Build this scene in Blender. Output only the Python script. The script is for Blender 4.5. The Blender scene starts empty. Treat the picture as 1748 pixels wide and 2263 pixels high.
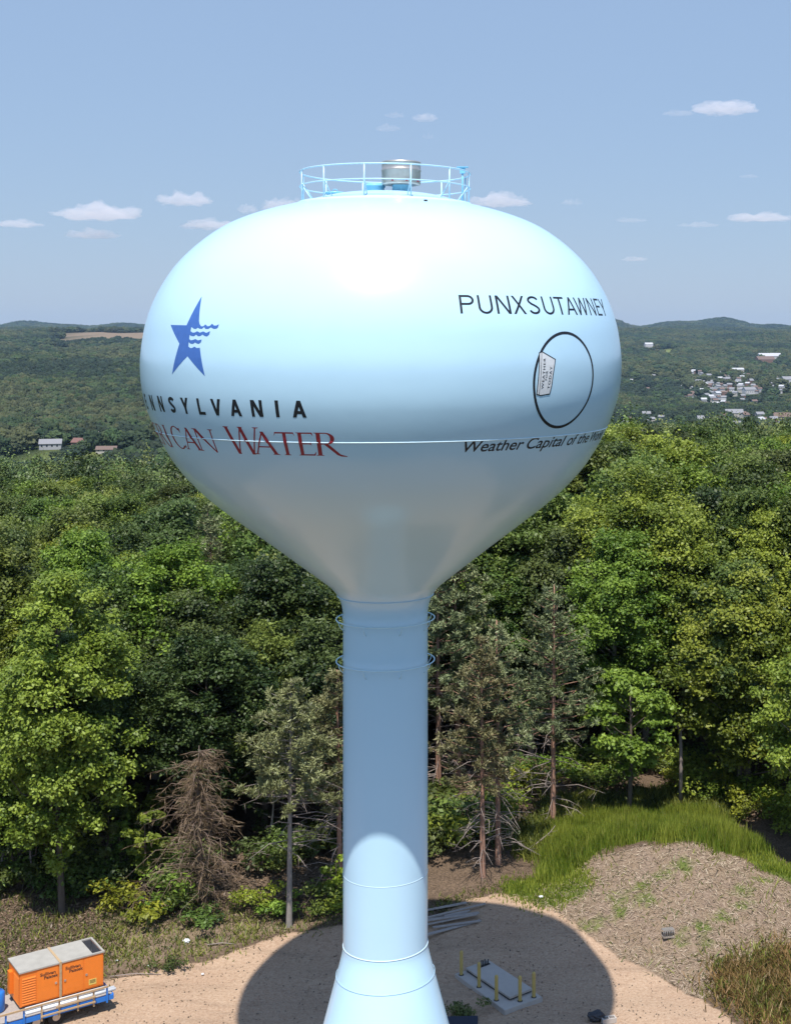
import bpy, bmesh, math, random
import numpy as np
from mathutils import Vector, Matrix, noise as mnoise
from mathutils.geometry import delaunay_2d_cdt
R = math.radians
SC = bpy.context.scene
COL = SC.collection

# ------------------------------------------------------------------ camera, light, exposure
F, CX, CY, ZC = 3070.0, 1210.0, 740.0, 28.2      # lens (in photo pixels), optical centre, eye height
cam_d = bpy.data.cameras.new('camera')
cam_d.sensor_fit = 'HORIZONTAL'; cam_d.sensor_width = 36.0
cam_d.lens = 36.0 * F / 1748
cam_d.shift_x = (874 - CX) / 1748; cam_d.shift_y = -(1131.5 - CY) / 1748
cam_d.clip_start = 0.5; cam_d.clip_end = 60000
cam = bpy.data.objects.new('camera', cam_d); COL.objects.link(cam)
cam.location = (0, 0, ZC); cam.rotation_euler = (R(90), 0, 0)
SC.camera = cam

SUN_EL, SUN_DX = R(65.5), 0.03                    # light travels towards +y, a touch to the right
sd = bpy.data.lights.new('sun', 'SUN'); sd.energy = 4.3; sd.angle = R(0.53); sd.color = (1.0, 0.955, 0.89)
sun = bpy.data.objects.new('sun', sd); COL.objects.link(sun)
ldir = Vector((SUN_DX * math.cos(SUN_EL), math.cos(SUN_EL), -math.sin(SUN_EL))).normalized()
sun.rotation_euler = ldir.to_track_quat('-Z', 'Y').to_euler()

W = bpy.data.worlds.new('World'); SC.world = W; W.use_nodes = True
wn, wl = W.node_tree.nodes, W.node_tree.links
sky = wn.new('ShaderNodeTexSky'); sky.sky_type = 'NISHITA'; sky.sun_disc = False
sky.sun_elevation = SUN_EL; sky.sun_rotation = R(180)
sky.altitude = 450; sky.air_density = 1.3; sky.dust_density = 0.5; sky.ozone_density = 3.5
bg = wn['Background']; bg.inputs['Strength'].default_value = 0.14
air = wn.new('ShaderNodeMix'); air.data_type = 'RGBA'             # summer air evens out the low sky
wtc = wn.new('ShaderNodeTexCoord'); wsp = wn.new('ShaderNodeSeparateXYZ'); wmr = wn.new('ShaderNodeMapRange'); wmr.interpolation_type = 'SMOOTHSTEP'
wl.new(wtc.outputs['Generated'], wsp.inputs[0]); wl.new(wsp.outputs[2], wmr.inputs[0])
wmr.inputs[1].default_value = 0.27; wmr.inputs[2].default_value = 0.55; wmr.inputs[3].default_value = 0.84; wmr.inputs[4].default_value = 0.05
wl.new(wmr.outputs[0], air.inputs[0])
air.inputs[7].default_value = (1.62, 2.28, 3.44, 1)
wl.new(sky.outputs[0], air.inputs[6]); wl.new(air.outputs[2], bg.inputs['Color'])
SC.view_settings.view_transform = 'Standard'; SC.view_settings.look = 'None'
SC.view_settings.exposure = 0.47; SC.view_settings.gamma = 1.0
SC.cycles.max_bounces = 12; SC.cycles.diffuse_bounces = 3; SC.cycles.glossy_bounces = 3
SC.cycles.transmission_bounces = 3; SC.cycles.transparent_max_bounces = 6; SC.cycles.volume_bounces = 8
SC.cycles.use_denoising = True

# ------------------------------------------------------------------ tagging helpers
def tag(o, label=None, cat=None, group=None, kind=None):
    if label: o['label'] = label
    if cat: o['category'] = cat
    if group: o['group'] = group
    if kind: o['kind'] = kind
    return o

def empty(name, label, cat, loc=(0, 0, 0), rz=0.0, group=None):
    o = bpy.data.objects.new(name, None); COL.objects.link(o)
    o.location = loc; o.rotation_euler = (0, 0, rz); o.empty_display_size = 0.3
    return tag(o, label, cat, group)

def link(name, me, parent=None):
    o = bpy.data.objects.new(name, me); COL.objects.link(o)
    if parent: o.parent = parent
    return o

class MB:
    """collects vertices and faces for one mesh"""
    def __init__(s): s.v = []; s.f = []; s.m = []; s.sm = []
    def add(s, vs, fs, mi=0, smooth=False):
        n = len(s.v); s.v.extend([tuple(p) for p in vs])
        for f in fs: s.f.append([i + n for i in f]); s.m.append(mi); s.sm.append(smooth)
    def box(s, lo, hi, mi=0, mat=None):
        x0, y0, z0 = lo; x1, y1, z1 = hi
        vs = [Vector(p) for p in ((x0,y0,z0),(x1,y0,z0),(x1,y1,z0),(x0,y1,z0),(x0,y0,z1),(x1,y0,z1),(x1,y1,z1),(x0,y1,z1))]
        if mat: vs = [mat @ p for p in vs]
        s.add(vs, [(0,3,2,1),(4,5,6,7),(0,1,5,4),(1,2,6,5),(2,3,7,6),(3,0,4,7)], mi)
    def tube(s, pts, rad, n=8, mi=0, closed=False, cap=True):
        pts = [Vector(p) for p in pts]; m = len(pts)
        if not hasattr(rad, '__len__'): rad = [rad] * m
        vs = []; ref = None
        for i, p in enumerate(pts):
            a = pts[(i - 1) % m] if (closed or i > 0) else p
            b = pts[(i + 1) % m] if (closed or i < m - 1) else p
            t = (b - a); t = t.normalized() if t.length > 1e-9 else Vector((0, 0, 1))
            if ref is None:
                ref = Vector((0, 0, 1)) if abs(t.z) < 0.9 else Vector((1, 0, 0))
            u = (ref - t * ref.dot(t))
            u = u.normalized() if u.length > 1e-6 else t.orthogonal().normalized()
            ref = u; w = t.cross(u)
            for k in range(n):
                c = 2 * math.pi * k / n
                vs.append(p + (u * math.cos(c) + w * math.sin(c)) * rad[i])
        fs = []
        for i in range(m if closed else m - 1):
            j = (i + 1) % m
            for k in range(n):
                l = (k + 1) % n
                fs.append((i*n+k, i*n+l, j*n+l, j*n+k))
        if cap and not closed:
            fs.append(tuple(range(n))[::-1]); fs.append(tuple((m-1)*n + k for k in range(n)))
        s.add(vs, fs, mi, True)
    def lathe(s, prof, n=64, mi=0, cx=0.0, cy=0.0, cap0=False, cap1=False):
        vs = [(cx + r*math.sin(2*math.pi*k/n), cy - r*math.cos(2*math.pi*k/n), z) for r, z in prof for k in range(n)]
        fs = [(i*n+k, i*n+(k+1)%n, (i+1)*n+(k+1)%n, (i+1)*n+k) for i in range(len(prof)-1) for k in range(n)]
        if cap0: fs.append(tuple(range(n))[::-1])
        if cap1: fs.append(tuple((len(prof)-1)*n+k for k in range(n)))
        s.add(vs, fs, mi, True)
    def mesh(s, name, mats, bevel=0.0):
        me = bpy.data.meshes.new(name); me.from_pydata(s.v, [], s.f)
        for m in (mats if isinstance(mats, (list, tuple)) else [mats]): me.materials.append(m)
        me.polygons.foreach_set('material_index', s.m); me.polygons.foreach_set('use_smooth', s.sm)
        me.validate(); me.update()
        if bevel:
            bm = bmesh.new(); bm.from_mesh(me)
            bmesh.ops.remove_doubles(bm, verts=bm.verts, dist=1e-5)
            bmesh.ops.bevel(bm, geom=[e for e in bm.edges if e.is_manifold and e.calc_face_angle(0) > 0.5], offset=bevel, segments=2, affect='EDGES')
            bm.to_mesh(me); bm.free()
        return me
    def build(s, name, mats, parent=None, bevel=0.0): return link(name, s.mesh(name, mats, bevel), parent)

# ------------------------------------------------------------------ materials
def newmat(name):
    m = bpy.data.materials.new(name); m.use_nodes = True
    nt = m.node_tree; return m, nt.nodes, nt.links, nt.nodes['Principled BSDF']

def mat(name, col, rough=0.6, metal=0.0, var=0.12, scale=6.0, bump=0.0, bscale=40.0, spec=0.5, coat=0.0):
    """plain surface with a little procedural unevenness in colour, gloss and relief"""
    m, n, l, b = newmat(name)
    tc = n.new('ShaderNodeTexCoord'); nz = n.new('ShaderNodeTexNoise')
    nz.inputs['Scale'].default_value = scale; nz.inputs['Detail'].default_value = 5
    l.new(tc.outputs['Object'], nz.inputs['Vector'])
    mx = n.new('ShaderNodeMix'); mx.data_type = 'RGBA'
    mx.inputs[6].default_value = (*[c*(1-var) for c in col], 1); mx.inputs[7].default_value = (*[min(1, c*(1+var)) for c in col], 1)
    l.new(nz.outputs[0], mx.inputs[0]); l.new(mx.outputs[2], b.inputs['Base Color'])
    b.inputs['Roughness'].default_value = rough; b.inputs['Metallic'].default_value = metal
    b.inputs['Specular IOR Level'].default_value = spec; b.inputs['Coat Weight'].default_value = coat
    if bump:
        n2 = n.new('ShaderNodeTexNoise'); n2.inputs['Scale'].default_value = bscale; n2.inputs['Detail'].default_value = 6
        l.new(tc.outputs['Object'], n2.inputs['Vector'])
        bp = n.new('ShaderNodeBump'); bp.inputs['Strength'].default_value = bump; bp.inputs['Distance'].default_value = 0.02
        l.new(n2.outputs[0], bp.inputs['Height']); l.new(bp.outputs[0], b.inputs['Normal'])
    return m

def leafmat(name, dark, light, trans=0.3, rnd=0.35, rough=0.5):
    """leaf colours run from dark to light by a random value stored per leaf and one per plant"""
    m, n, l, b = newmat(name)
    at = n.new('ShaderNodeAttribute'); at.attribute_name = 'tint'
    oi = n.new('ShaderNodeObjectInfo')
    mm = n.new('ShaderNodeMath'); mm.operation = 'MULTIPLY_ADD'; mm.inputs[1].default_value = rnd; mm.inputs[2].default_value = -rnd/2
    l.new(oi.outputs['Random'], mm.inputs[0])
    ad = n.new('ShaderNodeMath'); ad.operation = 'ADD'; ad.use_clamp = True
    l.new(at.outputs['Fac'], ad.inputs[0]); l.new(mm.outputs[0], ad.inputs[1])
    mx = n.new('ShaderNodeMix'); mx.data_type = 'RGBA'
    mx.inputs[6].default_value = (*dark, 1); mx.inputs[7].default_value = (*light, 1)
    hs = n.new('ShaderNodeHueSaturation'); hm_ = n.new('ShaderNodeMath'); hm_.operation = 'MULTIPLY_ADD'; hm_.inputs[1].default_value = 0.05 if rnd else 0; hm_.inputs[2].default_value = 0.483 if rnd else 0.5
    hw = n.new('ShaderNodeMath'); hw.operation = 'FRACT'; hw2 = n.new('ShaderNodeMath'); hw2.operation = 'MULTIPLY'; hw2.inputs[1].default_value = 7.31
    l.new(oi.outputs['Random'], hw2.inputs[0]); l.new(hw2.outputs[0], hw.inputs[0]); l.new(hw.outputs[0], hm_.inputs[0]); l.new(hm_.outputs[0], hs.inputs['Hue'])
    l.new(ad.outputs[0], mx.inputs[0]); l.new(mx.outputs[2], hs.inputs['Color']); l.new(hs.outputs[0], b.inputs['Base Color'])
    b.inputs['Roughness'].default_value = rough; b.inputs['Specular IOR Level'].default_value = 0.35
    tr = n.new('ShaderNodeBsdfTranslucent'); l.new(hs.outputs[0], tr.inputs['Color'])
    ms = n.new('ShaderNodeMixShader'); ms.inputs[0].default_value = trans
    l.new(b.outputs[0], ms.inputs[1]); l.new(tr.outputs[0], ms.inputs[2])
    l.new(ms.outputs[0], n['Material Output'].inputs['Surface'])
    return m

def paintmat():
    m, n, l, b = newmat('pale_blue_paint')
    tc = n.new('ShaderNodeTexCoord')
    nz = n.new('ShaderNodeTexNoise'); nz.inputs['Scale'].default_value = 0.5; nz.inputs['Detail'].default_value = 6
    l.new(tc.outputs['Object'], nz.inputs['Vector'])
    mx = n.new('ShaderNodeMix'); mx.data_type = 'RGBA'
    mx.inputs[6].default_value = (0.49, 0.73, 0.895, 1); mx.inputs[7].default_value = (0.53, 0.765, 0.92, 1)
    l.new(nz.outputs[0], mx.inputs[0]); l.new(mx.outputs[2], b.inputs['Base Color'])
    b.inputs['Roughness'].default_value = 0.2; b.inputs['Specular IOR Level'].default_value = 0.6
    n2 = n.new('ShaderNodeTexNoise'); n2.inputs['Scale'].default_value = 0.9; n2.inputs['Detail'].default_value = 2
    l.new(tc.outputs['Object'], n2.inputs['Vector'])
    bp = n.new('ShaderNodeBump'); bp.inputs['Strength'].default_value = 0.25; bp.inputs['Distance'].default_value = 0.03
    l.new(n2.outputs[0], bp.inputs['Height']); l.new(bp.outputs[0], b.inputs['Normal'])
    return m

M = {}
M['paint'] = paintmat()
M['weld'] = mat('bright_weld_paint', (0.66, 0.84, 0.92), 0.3, var=0.05)
M['rail'] = mat('rail_paint', (0.50, 0.74, 0.86), 0.35, var=0.06)
M['cyan'] = mat('hatch_paint', (0.22, 0.55, 0.74), 0.4, var=0.06)
M['steel'] = mat('stainless_steel', (0.56, 0.51, 0.46), 0.42, 0.75, var=0.3, scale=3.0)
M['black'] = mat('black_lettering', (0.012, 0.014, 0.02), 0.45)
M['red'] = mat('dark_red_lettering', (0.30, 0.022, 0.035), 0.4)
M['blue'] = mat('blue_emblem', (0.055, 0.15, 0.46), 0.4)
M['paper'] = mat('white_lettering_paint', (0.72, 0.74, 0.76), 0.5, var=0.04)
M['dark'] = mat('dark_metal', (0.03, 0.03, 0.035), 0.5)
M['orange'] = mat('orange_enamel', (0.78, 0.19, 0.02), 0.4, var=0.08, bump=0.05, bscale=3)
M['orange2'] = mat('orange_panel_enamel', (0.80, 0.205, 0.022), 0.4, var=0.08)
M['greyroof'] = mat('dusty_grey_sheet', (0.36, 0.34, 0.30), 0.7, var=0.2, scale=3, bump=0.1)
M['yellow'] = mat('yellow_label', (0.75, 0.52, 0.12), 0.6)
M['bluepaint'] = mat('bright_blue_enamel', (0.02, 0.17, 0.55), 0.4, var=0.15)
M['tan'] = mat('tan_timber', (0.43, 0.30, 0.17), 0.8, var=0.3, scale=12, bump=0.2)
M['pvc'] = mat('white_pipe', (0.70, 0.72, 0.74), 0.4)
M['rubber'] = mat('tyre_rubber', (0.02, 0.02, 0.02), 0.8)
M['concrete'] = mat('pale_concrete', (0.42, 0.375, 0.33), 0.85, var=0.12, scale=3, bump=0.15)
M['mustard'] = mat('faded_mustard_paint', (0.47, 0.34, 0.10), 0.65, var=0.2, scale=9)
M['oldwood'] = mat('weathered_grey_timber', (0.34, 0.30, 0.27), 0.9, var=0.35, scale=14, bump=0.3)
M['bark'] = mat('grey_brown_bark', (0.11, 0.085, 0.065), 0.95, var=0.4, scale=5, bump=0.5, bscale=14)
M['palebark'] = mat('pale_grey_bark', (0.26, 0.23, 0.20), 0.9, var=0.3, scale=5, bump=0.4, bscale=14)
M['pinebark'] = mat('reddish_pine_bark', (0.34, 0.19, 0.13), 0.95, var=0.35, scale=5, bump=0.5, bscale=14)
M['deadtwig'] = mat('bleached_dead_wood', (0.27, 0.22, 0.19), 0.9, var=0.3, scale=4)
M['deadneedle'] = leafmat('dead_brown_twigs', (0.08, 0.05, 0.032), (0.25, 0.16, 0.105), 0.1)
M['leaf_mid'] = leafmat('green_leaves', (0.036, 0.064, 0.010), (0.210, 0.265, 0.052))
M['leaf_dark'] = leafmat('dark_green_leaves', (0.026, 0.045, 0.011), (0.140, 0.175, 0.044))
M['leaf_bright'] = leafmat('bright_green_leaves', (0.080, 0.125, 0.012), (0.330, 0.390, 0.052), 0.3)
M['leaf_yellow'] = leafmat('yellow_green_leaves', (0.10, 0.13, 0.012), (0.34, 0.36, 0.035), 0.3)
M['needle'] = leafmat('blue_green_needles', (0.070, 0.090, 0.036), (0.320, 0.350, 0.165), 0.1)
M['needle_tan'] = leafmat('tan_green_needles', (0.085, 0.085, 0.034), (0.330, 0.310, 0.140), 0.1)
M['far_dark'] = leafmat('distant_dark_leaves', (0.007, 0.016, 0.008), (0.030, 0.048, 0.020), 0.0, rnd=0.5, rough=0.8)
M['far_mid'] = leafmat('distant_green_leaves', (0.012, 0.026, 0.008), (0.056, 0.082, 0.024), 0.0, rnd=0.8, rough=0.8)
M['far_olive'] = leafmat('distant_olive_leaves', (0.020, 0.030, 0.010), (0.082, 0.090, 0.032), 0.0, rnd=0.8, rough=0.8)
M['wood_leaf'] = leafmat('woodland_leaves', (0.022, 0.042, 0.010), (0.155, 0.195, 0.046), 0.12, rnd=0.9)
M['drybranch'] = mat('dry_brown_branch', (0.20, 0.14, 0.105), 0.9, var=0.3)
M['grass'] = leafmat('tall_green_grass', (0.13, 0.20, 0.018), (0.40, 0.44, 0.07), 0.45, rnd=0)
M['weed'] = leafmat('mixed_green_weeds', (0.05, 0.075, 0.012), (0.24, 0.25, 0.045), 0.2, rnd=0)
M['dryweed'] = leafmat('rusty_dry_weeds', (0.10, 0.075, 0.02), (0.33, 0.20, 0.08), 0.2, rnd=0)
M['straw'] = leafmat('dry_straw', (0.20, 0.135, 0.085), (0.52, 0.42, 0.30), 0.0, rnd=0)
M['litter'] = leafmat('fallen_brown_leaves', (0.045, 0.034, 0.024), (0.26, 0.185, 0.125), 0.0, rnd=0)

# ------------------------------------------------------------------ terrain
LEFT = np.array([(0,0),(60,0),(75,1.5),(105,1.0),(200,-5),(400,-28),(700,-56),(900,-58),(1000,-53),(1150,-55),(1300,-58),(1800,-41),(2500,-13),(3200,6),(3900,30),(4400,24),(5200,30),(6400,40),(7300,25),(8500,72),(9300,25),(9500,-40)], float)
RIGHT = np.array([(0,0),(60,0),(75,1.4),(120,2.2),(200,-2),(400,-22),(800,-52),(1500,-70),(2600,-70),(3200,-50),(4000,-15),(4800,14),(5600,30),(6600,44),(7400,30),(8500,66),(9300,20),(9500,-40)], float)
def sstep(a, b, x):
    t = np.clip((x - a) / (b - a), 0, 1); return t*t*(3-2*t)
MOUND = (5.9, 68.6, 2.35, 7.6, 6.2)
def ground(x, y):
    x = np.asarray(x, float); y = np.asarray(y, float)
    d = np.maximum(y, 0.0); u = x / np.maximum(d, 40.0)
    t = sstep(-0.12, 0.02, u)
    z = np.interp(d, LEFT[:,0], LEFT[:,1])*(1-t) + np.interp(d, RIGHT[:,0], RIGHT[:,1])*t
    far = sstep(900, 2600, d)
    z = z + far*(9*np.sin(x/310+1.1)*np.sin(d/420+0.4) + 6*np.sin(x/137+d/233) + 3*np.sin(x/61-d/97+2))
    crest = sstep(5200, 6600, d)
    z = z + crest*(6*np.exp(-((u-0.1)/0.035)**2) + 12*np.exp(-((u-0.04)/0.012)**2) - 10*sstep(0.04, 0.06, u)*(1-sstep(0.06, 0.085, u)) + 14*np.exp(-((u+0.37)/0.02)**2) - 8*np.exp(-((u+0.33)/0.02)**2))
    z = z + sstep(7300, 8400, d)*sstep(9400, 8700, d)*(56*np.exp(-((u-0.118)/0.036)**2) + 26*np.exp(-((u-0.045)/0.016)**2) + 13*np.exp(-((u+0.374)/0.02)**2) + 30*np.exp(-((u+0.312)/0.03)**2) + 6*np.sin(u*160))
    r = np.sqrt(((x-MOUND[0])/MOUND[3])**2 + ((y-MOUND[1])/MOUND[4])**2)
    mz = np.maximum(1.08 - np.sqrt(r*r+0.012), 0)*sstep(1.1, 0.8, r)
    z = z + (MOUND[2]+0.2)*mz + np.minimum(mz*2, 1)*(0.16*np.sin(x*1.1+y*0.55+0.6)*np.sin(y*0.8-x*0.3) + 0.09*np.sin(x*2.6-y*1.9) + 0.07*np.sin(x*0.9+y*3.1))
    near = sstep(40, 55, d)*(1-sstep(95, 130, d))
    return z + near*0.05*(np.sin(x*1.3+0.7*y)+np.sin(y*1.7-0.5*x))

def at(px, py, z):                 # where the ray through a photo pixel reaches height z
    y = (ZC - z) / ((py - CY) / F); return ((px - CX) / F * y, y, z)
def gpt(px, py):                   # where the ray through a photo pixel meets the ground
    y = np.arange(46, 140, 0.05); x = (px - CX)/F*y; zr = ZC - (py - CY)/F*y
    i = int(np.argmax(zr <= ground(x, y))); return float(x[i]), float(y[i])
def gpoly(pts): return np.array([gpt(*p) for p in pts])
def inpoly(x, y, poly):
    c = np.zeros(x.shape, bool); n = len(poly)
    for i in range(n):
        x0, y0 = poly[i]; x1, y1 = poly[i-1]
        if y0 == y1: continue
        k = ((y0 > y) != (y1 > y)) & (x < (x1-x0)*(y-y0)/(y1-y0)+x0)
        c ^= k
    return c

P_SAND = np.vstack([gpoly([(228,2165),(330,2150),(466,2124),(560,2092),(642,2062),(767,2046),(964,2031),(1036,1986),(1119,1976),(1181,1995),(1306,2072),(1451,2155),(1560,2215),(1616,2258)]), [(14,48),(16,38),(8,28),(-20,27),(-27,36),(-30,53)]])
P_STRAW = gpoly([(1125,1978),(1171,1985),(1240,1940),(1300,1905),(1471,1872),(1620,1893),(1748,1962),(1860,2010),(1860,2100),(1748,2105),(1600,2130),(1560,2215),(1451,2155),(1306,2072)])
P_GRASS = gpoly([(1205,1905),(1225,1845),(1300,1818),(1440,1806),(1555,1800),(1615,1840),(1700,1888),(1640,1890),(1560,1872),(1471,1862),(1380,1868),(1300,1900),(1235,1945),(1200,1952)])
P_BACK = gpoly([(1120,1850),(1180,1800),(1200,1765),(1400,1752),(1600,1745),(1640,1800),(1610,1838),(1550,1802),(1300,1820),(1225,1848),(1195,1900),(1130,1890)])
P_LOW = [gpoly([(1112,1974),(1120,1945),(1170,1948),(1290,1925),(1310,1960),(1250,2000),(1185,2012)]),
         gpoly([(1560,1880),(1700,1890),(1748,1920),(1800,1950),(1748,1962),(1640,1895)]),
         gpoly([(960,2030),(965,1995),(1060,1965),(1110,1950),(1115,1972),(1036,1982)])]
P_WEED = gpoly([(150,2085),(220,2030),(330,2010),(500,2010),(640,2035),(767,2010),(767,2042),(642,2062),(466,2122),(228,2165)])
P_DRY = gpoly([(1590,2130),(1660,2120),(1760,2095),(1800,2263),(1680,2263),(1640,2230),(1590,2190)])

def axis(lo, hi, step, end0, end1, g=1.16):
    a = list(np.arange(lo, hi+1e-6, step)); s = step; v = a[-1]
    while v < end1: s = min(s*g, 110); v += s; a.append(v)
    s = step; v = a[0]; b = []
    while v > end0: s = min(s*g, 110); v -= s; b.append(v)
    return np.array(b[::-1] + a)
gx = axis(-30, 18, 0.3, -4600, 3400); gy = axis(50, 92, 0.3, -900, 9400)
GX, GY = np.meshgrid(gx, gy); GZ = ground(GX, GY)
def blur(a, n):
    for _ in range(n):
        p = np.pad(a, 1, mode='edge'); a = (p[1:-1,1:-1]*2 + p[:-2,1:-1] + p[2:,1:-1] + p[1:-1,:-2] + p[1:-1,2:]) / 6
    return a
nearw = (GX > -29) & (GX < 17)
m_sand = blur(inpoly(GX, GY, P_SAND).astype(float), 3)
m_straw = blur(np.maximum(inpoly(GX, GY, P_STRAW).astype(float), 0.55*np.maximum(inpoly(GX, GY, P_WEED), inpoly(GX, GY, P_LOW[2]))), 3)
m_green = inpoly(GX, GY, P_GRASS).astype(float)
for p in P_LOW[:2]: m_green = np.maximum(m_green, inpoly(GX, GY, p))
m_green = np.maximum(m_green, 0.36*inpoly(GX, GY, P_WEED)); m_green = np.maximum(m_green, 0.6*inpoly(GX, GY, P_BACK)); m_green = np.maximum(m_green, 0.7*inpoly(GX, GY, P_DRY))
m_green = blur(m_green, 3)
for i in range(18):                  # green and rusty tufts breaking through the straw
    a_, b_ = gpt(1230+((i*137) % 500), 1895+((i*89) % 190)); m_green = np.maximum(m_green, 0.6*np.exp(-(((GX-a_)/1.1)**2+((GY-b_)/0.7)**2)))
U = GX/np.maximum(GY, 1)
FIELDS = [(-0.346,-0.255,3250,4150,0.9),(-0.375,-0.350,2800,3150,0.5),(0.112,0.129,5350,5900,1.0),(0.030,0.062,3500,3700,0.8),(-0.352,-0.336,2350,2500,0.6),(0.060,0.085,3950,4150,0.6)]
LAWNS = [(-0.318,-0.288,1008,1110),(0.085,0.10,3800,4000)]
m_tan = np.zeros_like(GX); m_lawn = np.zeros_like(GX)
for a, b, c, d, k in FIELDS: m_tan = np.maximum(m_tan, k*((U > a) & (U < b) & (GY > c) & (GY < d)))
for a, b, c, d in LAWNS: m_lawn = np.maximum(m_lawn, ((U > a) & (U < b) & (GY > c) & (GY < d)).astype(float))

def gmat():
    m, n, l, b = newmat('site_ground')
    tc = n.new('ShaderNodeTexCoord')
    def noi(s, d=6, r=0.6):
        k = n.new('ShaderNodeTexNoise'); k.inputs['Scale'].default_value = s; k.inputs['Detail'].default_value = d; k.inputs['Roughness'].default_value = r
        l.new(tc.outputs['Object'], k.inputs['Vector']); return k.outputs[0]
    def ramp(src, stops):
        k = n.new('ShaderNodeValToRGB'); e = k.color_ramp.elements
        while len(e) < len(stops): e.new(0.5)
        for el, (p, c) in zip(e, stops): el.position = p; el.color = (*c, 1)
        l.new(src, k.inputs[0]); return k.outputs[0]
    def mix(f, a, c):
        k = n.new('ShaderNodeMix'); k.data_type = 'RGBA'; l.new(f, k.inputs[0]); l.new(a, k.inputs[6]); l.new(c, k.inputs[7]); return k.outputs[2]
    a1 = n.new('ShaderNodeAttribute'); a1.attribute_name = 'mask'; s1 = n.new('ShaderNodeSeparateColor'); l.new(a1.outputs['Color'], s1.inputs[0])
    a2 = n.new('ShaderNodeAttribute'); a2.attribute_name = 'fields'; s2 = n.new('ShaderNodeSeparateColor'); l.new(a2.outputs['Color'], s2.inputs[0])
    nb, nm, nf = noi(0.35), noi(1.4, 8), noi(9, 8, 0.7)
    def edge(src, amt=0.55):        # ragged border of a patch
        k = n.new('ShaderNodeMath'); k.operation = 'MULTIPLY_ADD'; l.new(nm, k.inputs[0]); k.inputs[1].default_value = amt; 
        k2 = n.new('ShaderNodeMath'); k2.operation = 'ADD'; l.new(src, k2.inputs[0]); k.inputs[2].default_value = -amt/2
        l.new(k.outputs[0], k2.inputs[1])
        r = n.new('ShaderNodeMapRange'); r.interpolation_type = 'SMOOTHSTEP'; r.inputs[1].default_value = 0.38; r.inputs[2].default_value = 0.62
        l.new(k2.outputs[0], r.inputs[0]); return r.outputs[0]
    floor = mix(nm, ramp(nf, [(0.3, (0.025, 0.019, 0.013)), (0.5, (0.08, 0.055, 0.038)), (0.7, (0.17, 0.115, 0.08))]), ramp(nf, [(0.3, (0.06, 0.045, 0.028)), (0.5, (0.17, 0.12, 0.08)), (0.7, (0.27, 0.19, 0.13))]))
    sand = mix(nb, ramp(nf, [(0.25, (0.32, 0.215, 0.14)), (0.5, (0.45, 0.325, 0.22)), (0.75, (0.53, 0.41, 0.30))]), ramp(nf, [(0.25, (0.23, 0.13, 0.085)), (0.5, (0.39, 0.255, 0.17)), (0.75, (0.49, 0.355, 0.25))]))
    straw = mix(nm, ramp(nf, [(0.3, (0.12, 0.085, 0.068)), (0.55, (0.25, 0.182, 0.148)), (0.75, (0.38, 0.295, 0.24))]), ramp(nf, [(0.3, (0.15, 0.10, 0.05)), (0.6, (0.27, 0.20, 0.12)), (0.75, (0.38, 0.31, 0.20))]))
    green = ramp(nf, [(0.3, (0.035, 0.055, 0.012)), (0.5, (0.10, 0.13, 0.03)), (0.7, (0.21, 0.20, 0.07))])
    tan = ramp(nb, [(0.3, (0.19, 0.135, 0.09)), (0.7, (0.26, 0.19, 0.13))]); lawn = ramp(nb, [(0.3, (0.13, 0.17, 0.04)), (0.7, (0.23, 0.24, 0.08))])
    far = ramp(nb, [(0.3, (0.02, 0.03, 0.010)), (0.7, (0.04, 0.055, 0.018))])
    mp = n.new('ShaderNodeMapping'); mp.inputs['Rotation'].default_value = (0, 0, 0.5); mp.inputs['Scale'].default_value = (0.22, 1.5, 1)
    wv = n.new('ShaderNodeTexNoise'); wv.inputs['Scale'].default_value = 1.0; wv.inputs['Detail'].default_value = 7; wv.inputs['Roughness'].default_value = 0.65
    l.new(tc.outputs['Object'], mp.inputs[0]); l.new(mp.outputs[0], wv.inputs['Vector'])
    ru = n.new('ShaderNodeMapRange'); ru.inputs[1].default_value = 0.50; ru.inputs[2].default_value = 0.72; ru.inputs[4].default_value = 0.6; l.new(wv.outputs[0], ru.inputs[0])
    sand = mix(ru.outputs[0], sand, ramp(nf, [(0.3, (0.19, 0.125, 0.085)), (0.7, (0.36, 0.26, 0.18))]))
    c = mix(edge(s1.outputs[1]), floor, straw); c = mix(edge(s1.outputs[2], 0.7), c, green); c = mix(edge(s1.outputs[0]), c, sand)
    c = mix(s2.outputs[2], c, far); c = mix(s2.outputs[0], c, tan); c = mix(s2.outputs[1], c, lawn)
    l.new(c, b.inputs['Base Color']); b.inputs['Roughness'].default_value = 0.95; b.inputs['Specular IOR Level'].default_value = 0.1
    bp = n.new('ShaderNodeBump'); bp.inputs['Strength'].default_value = 0.6; bp.inputs['Distance'].default_value = 0.12
    l.new(nf, bp.inputs['Height']); l.new(bp.outputs[0], b.inputs['Normal'])
    return m

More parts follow.
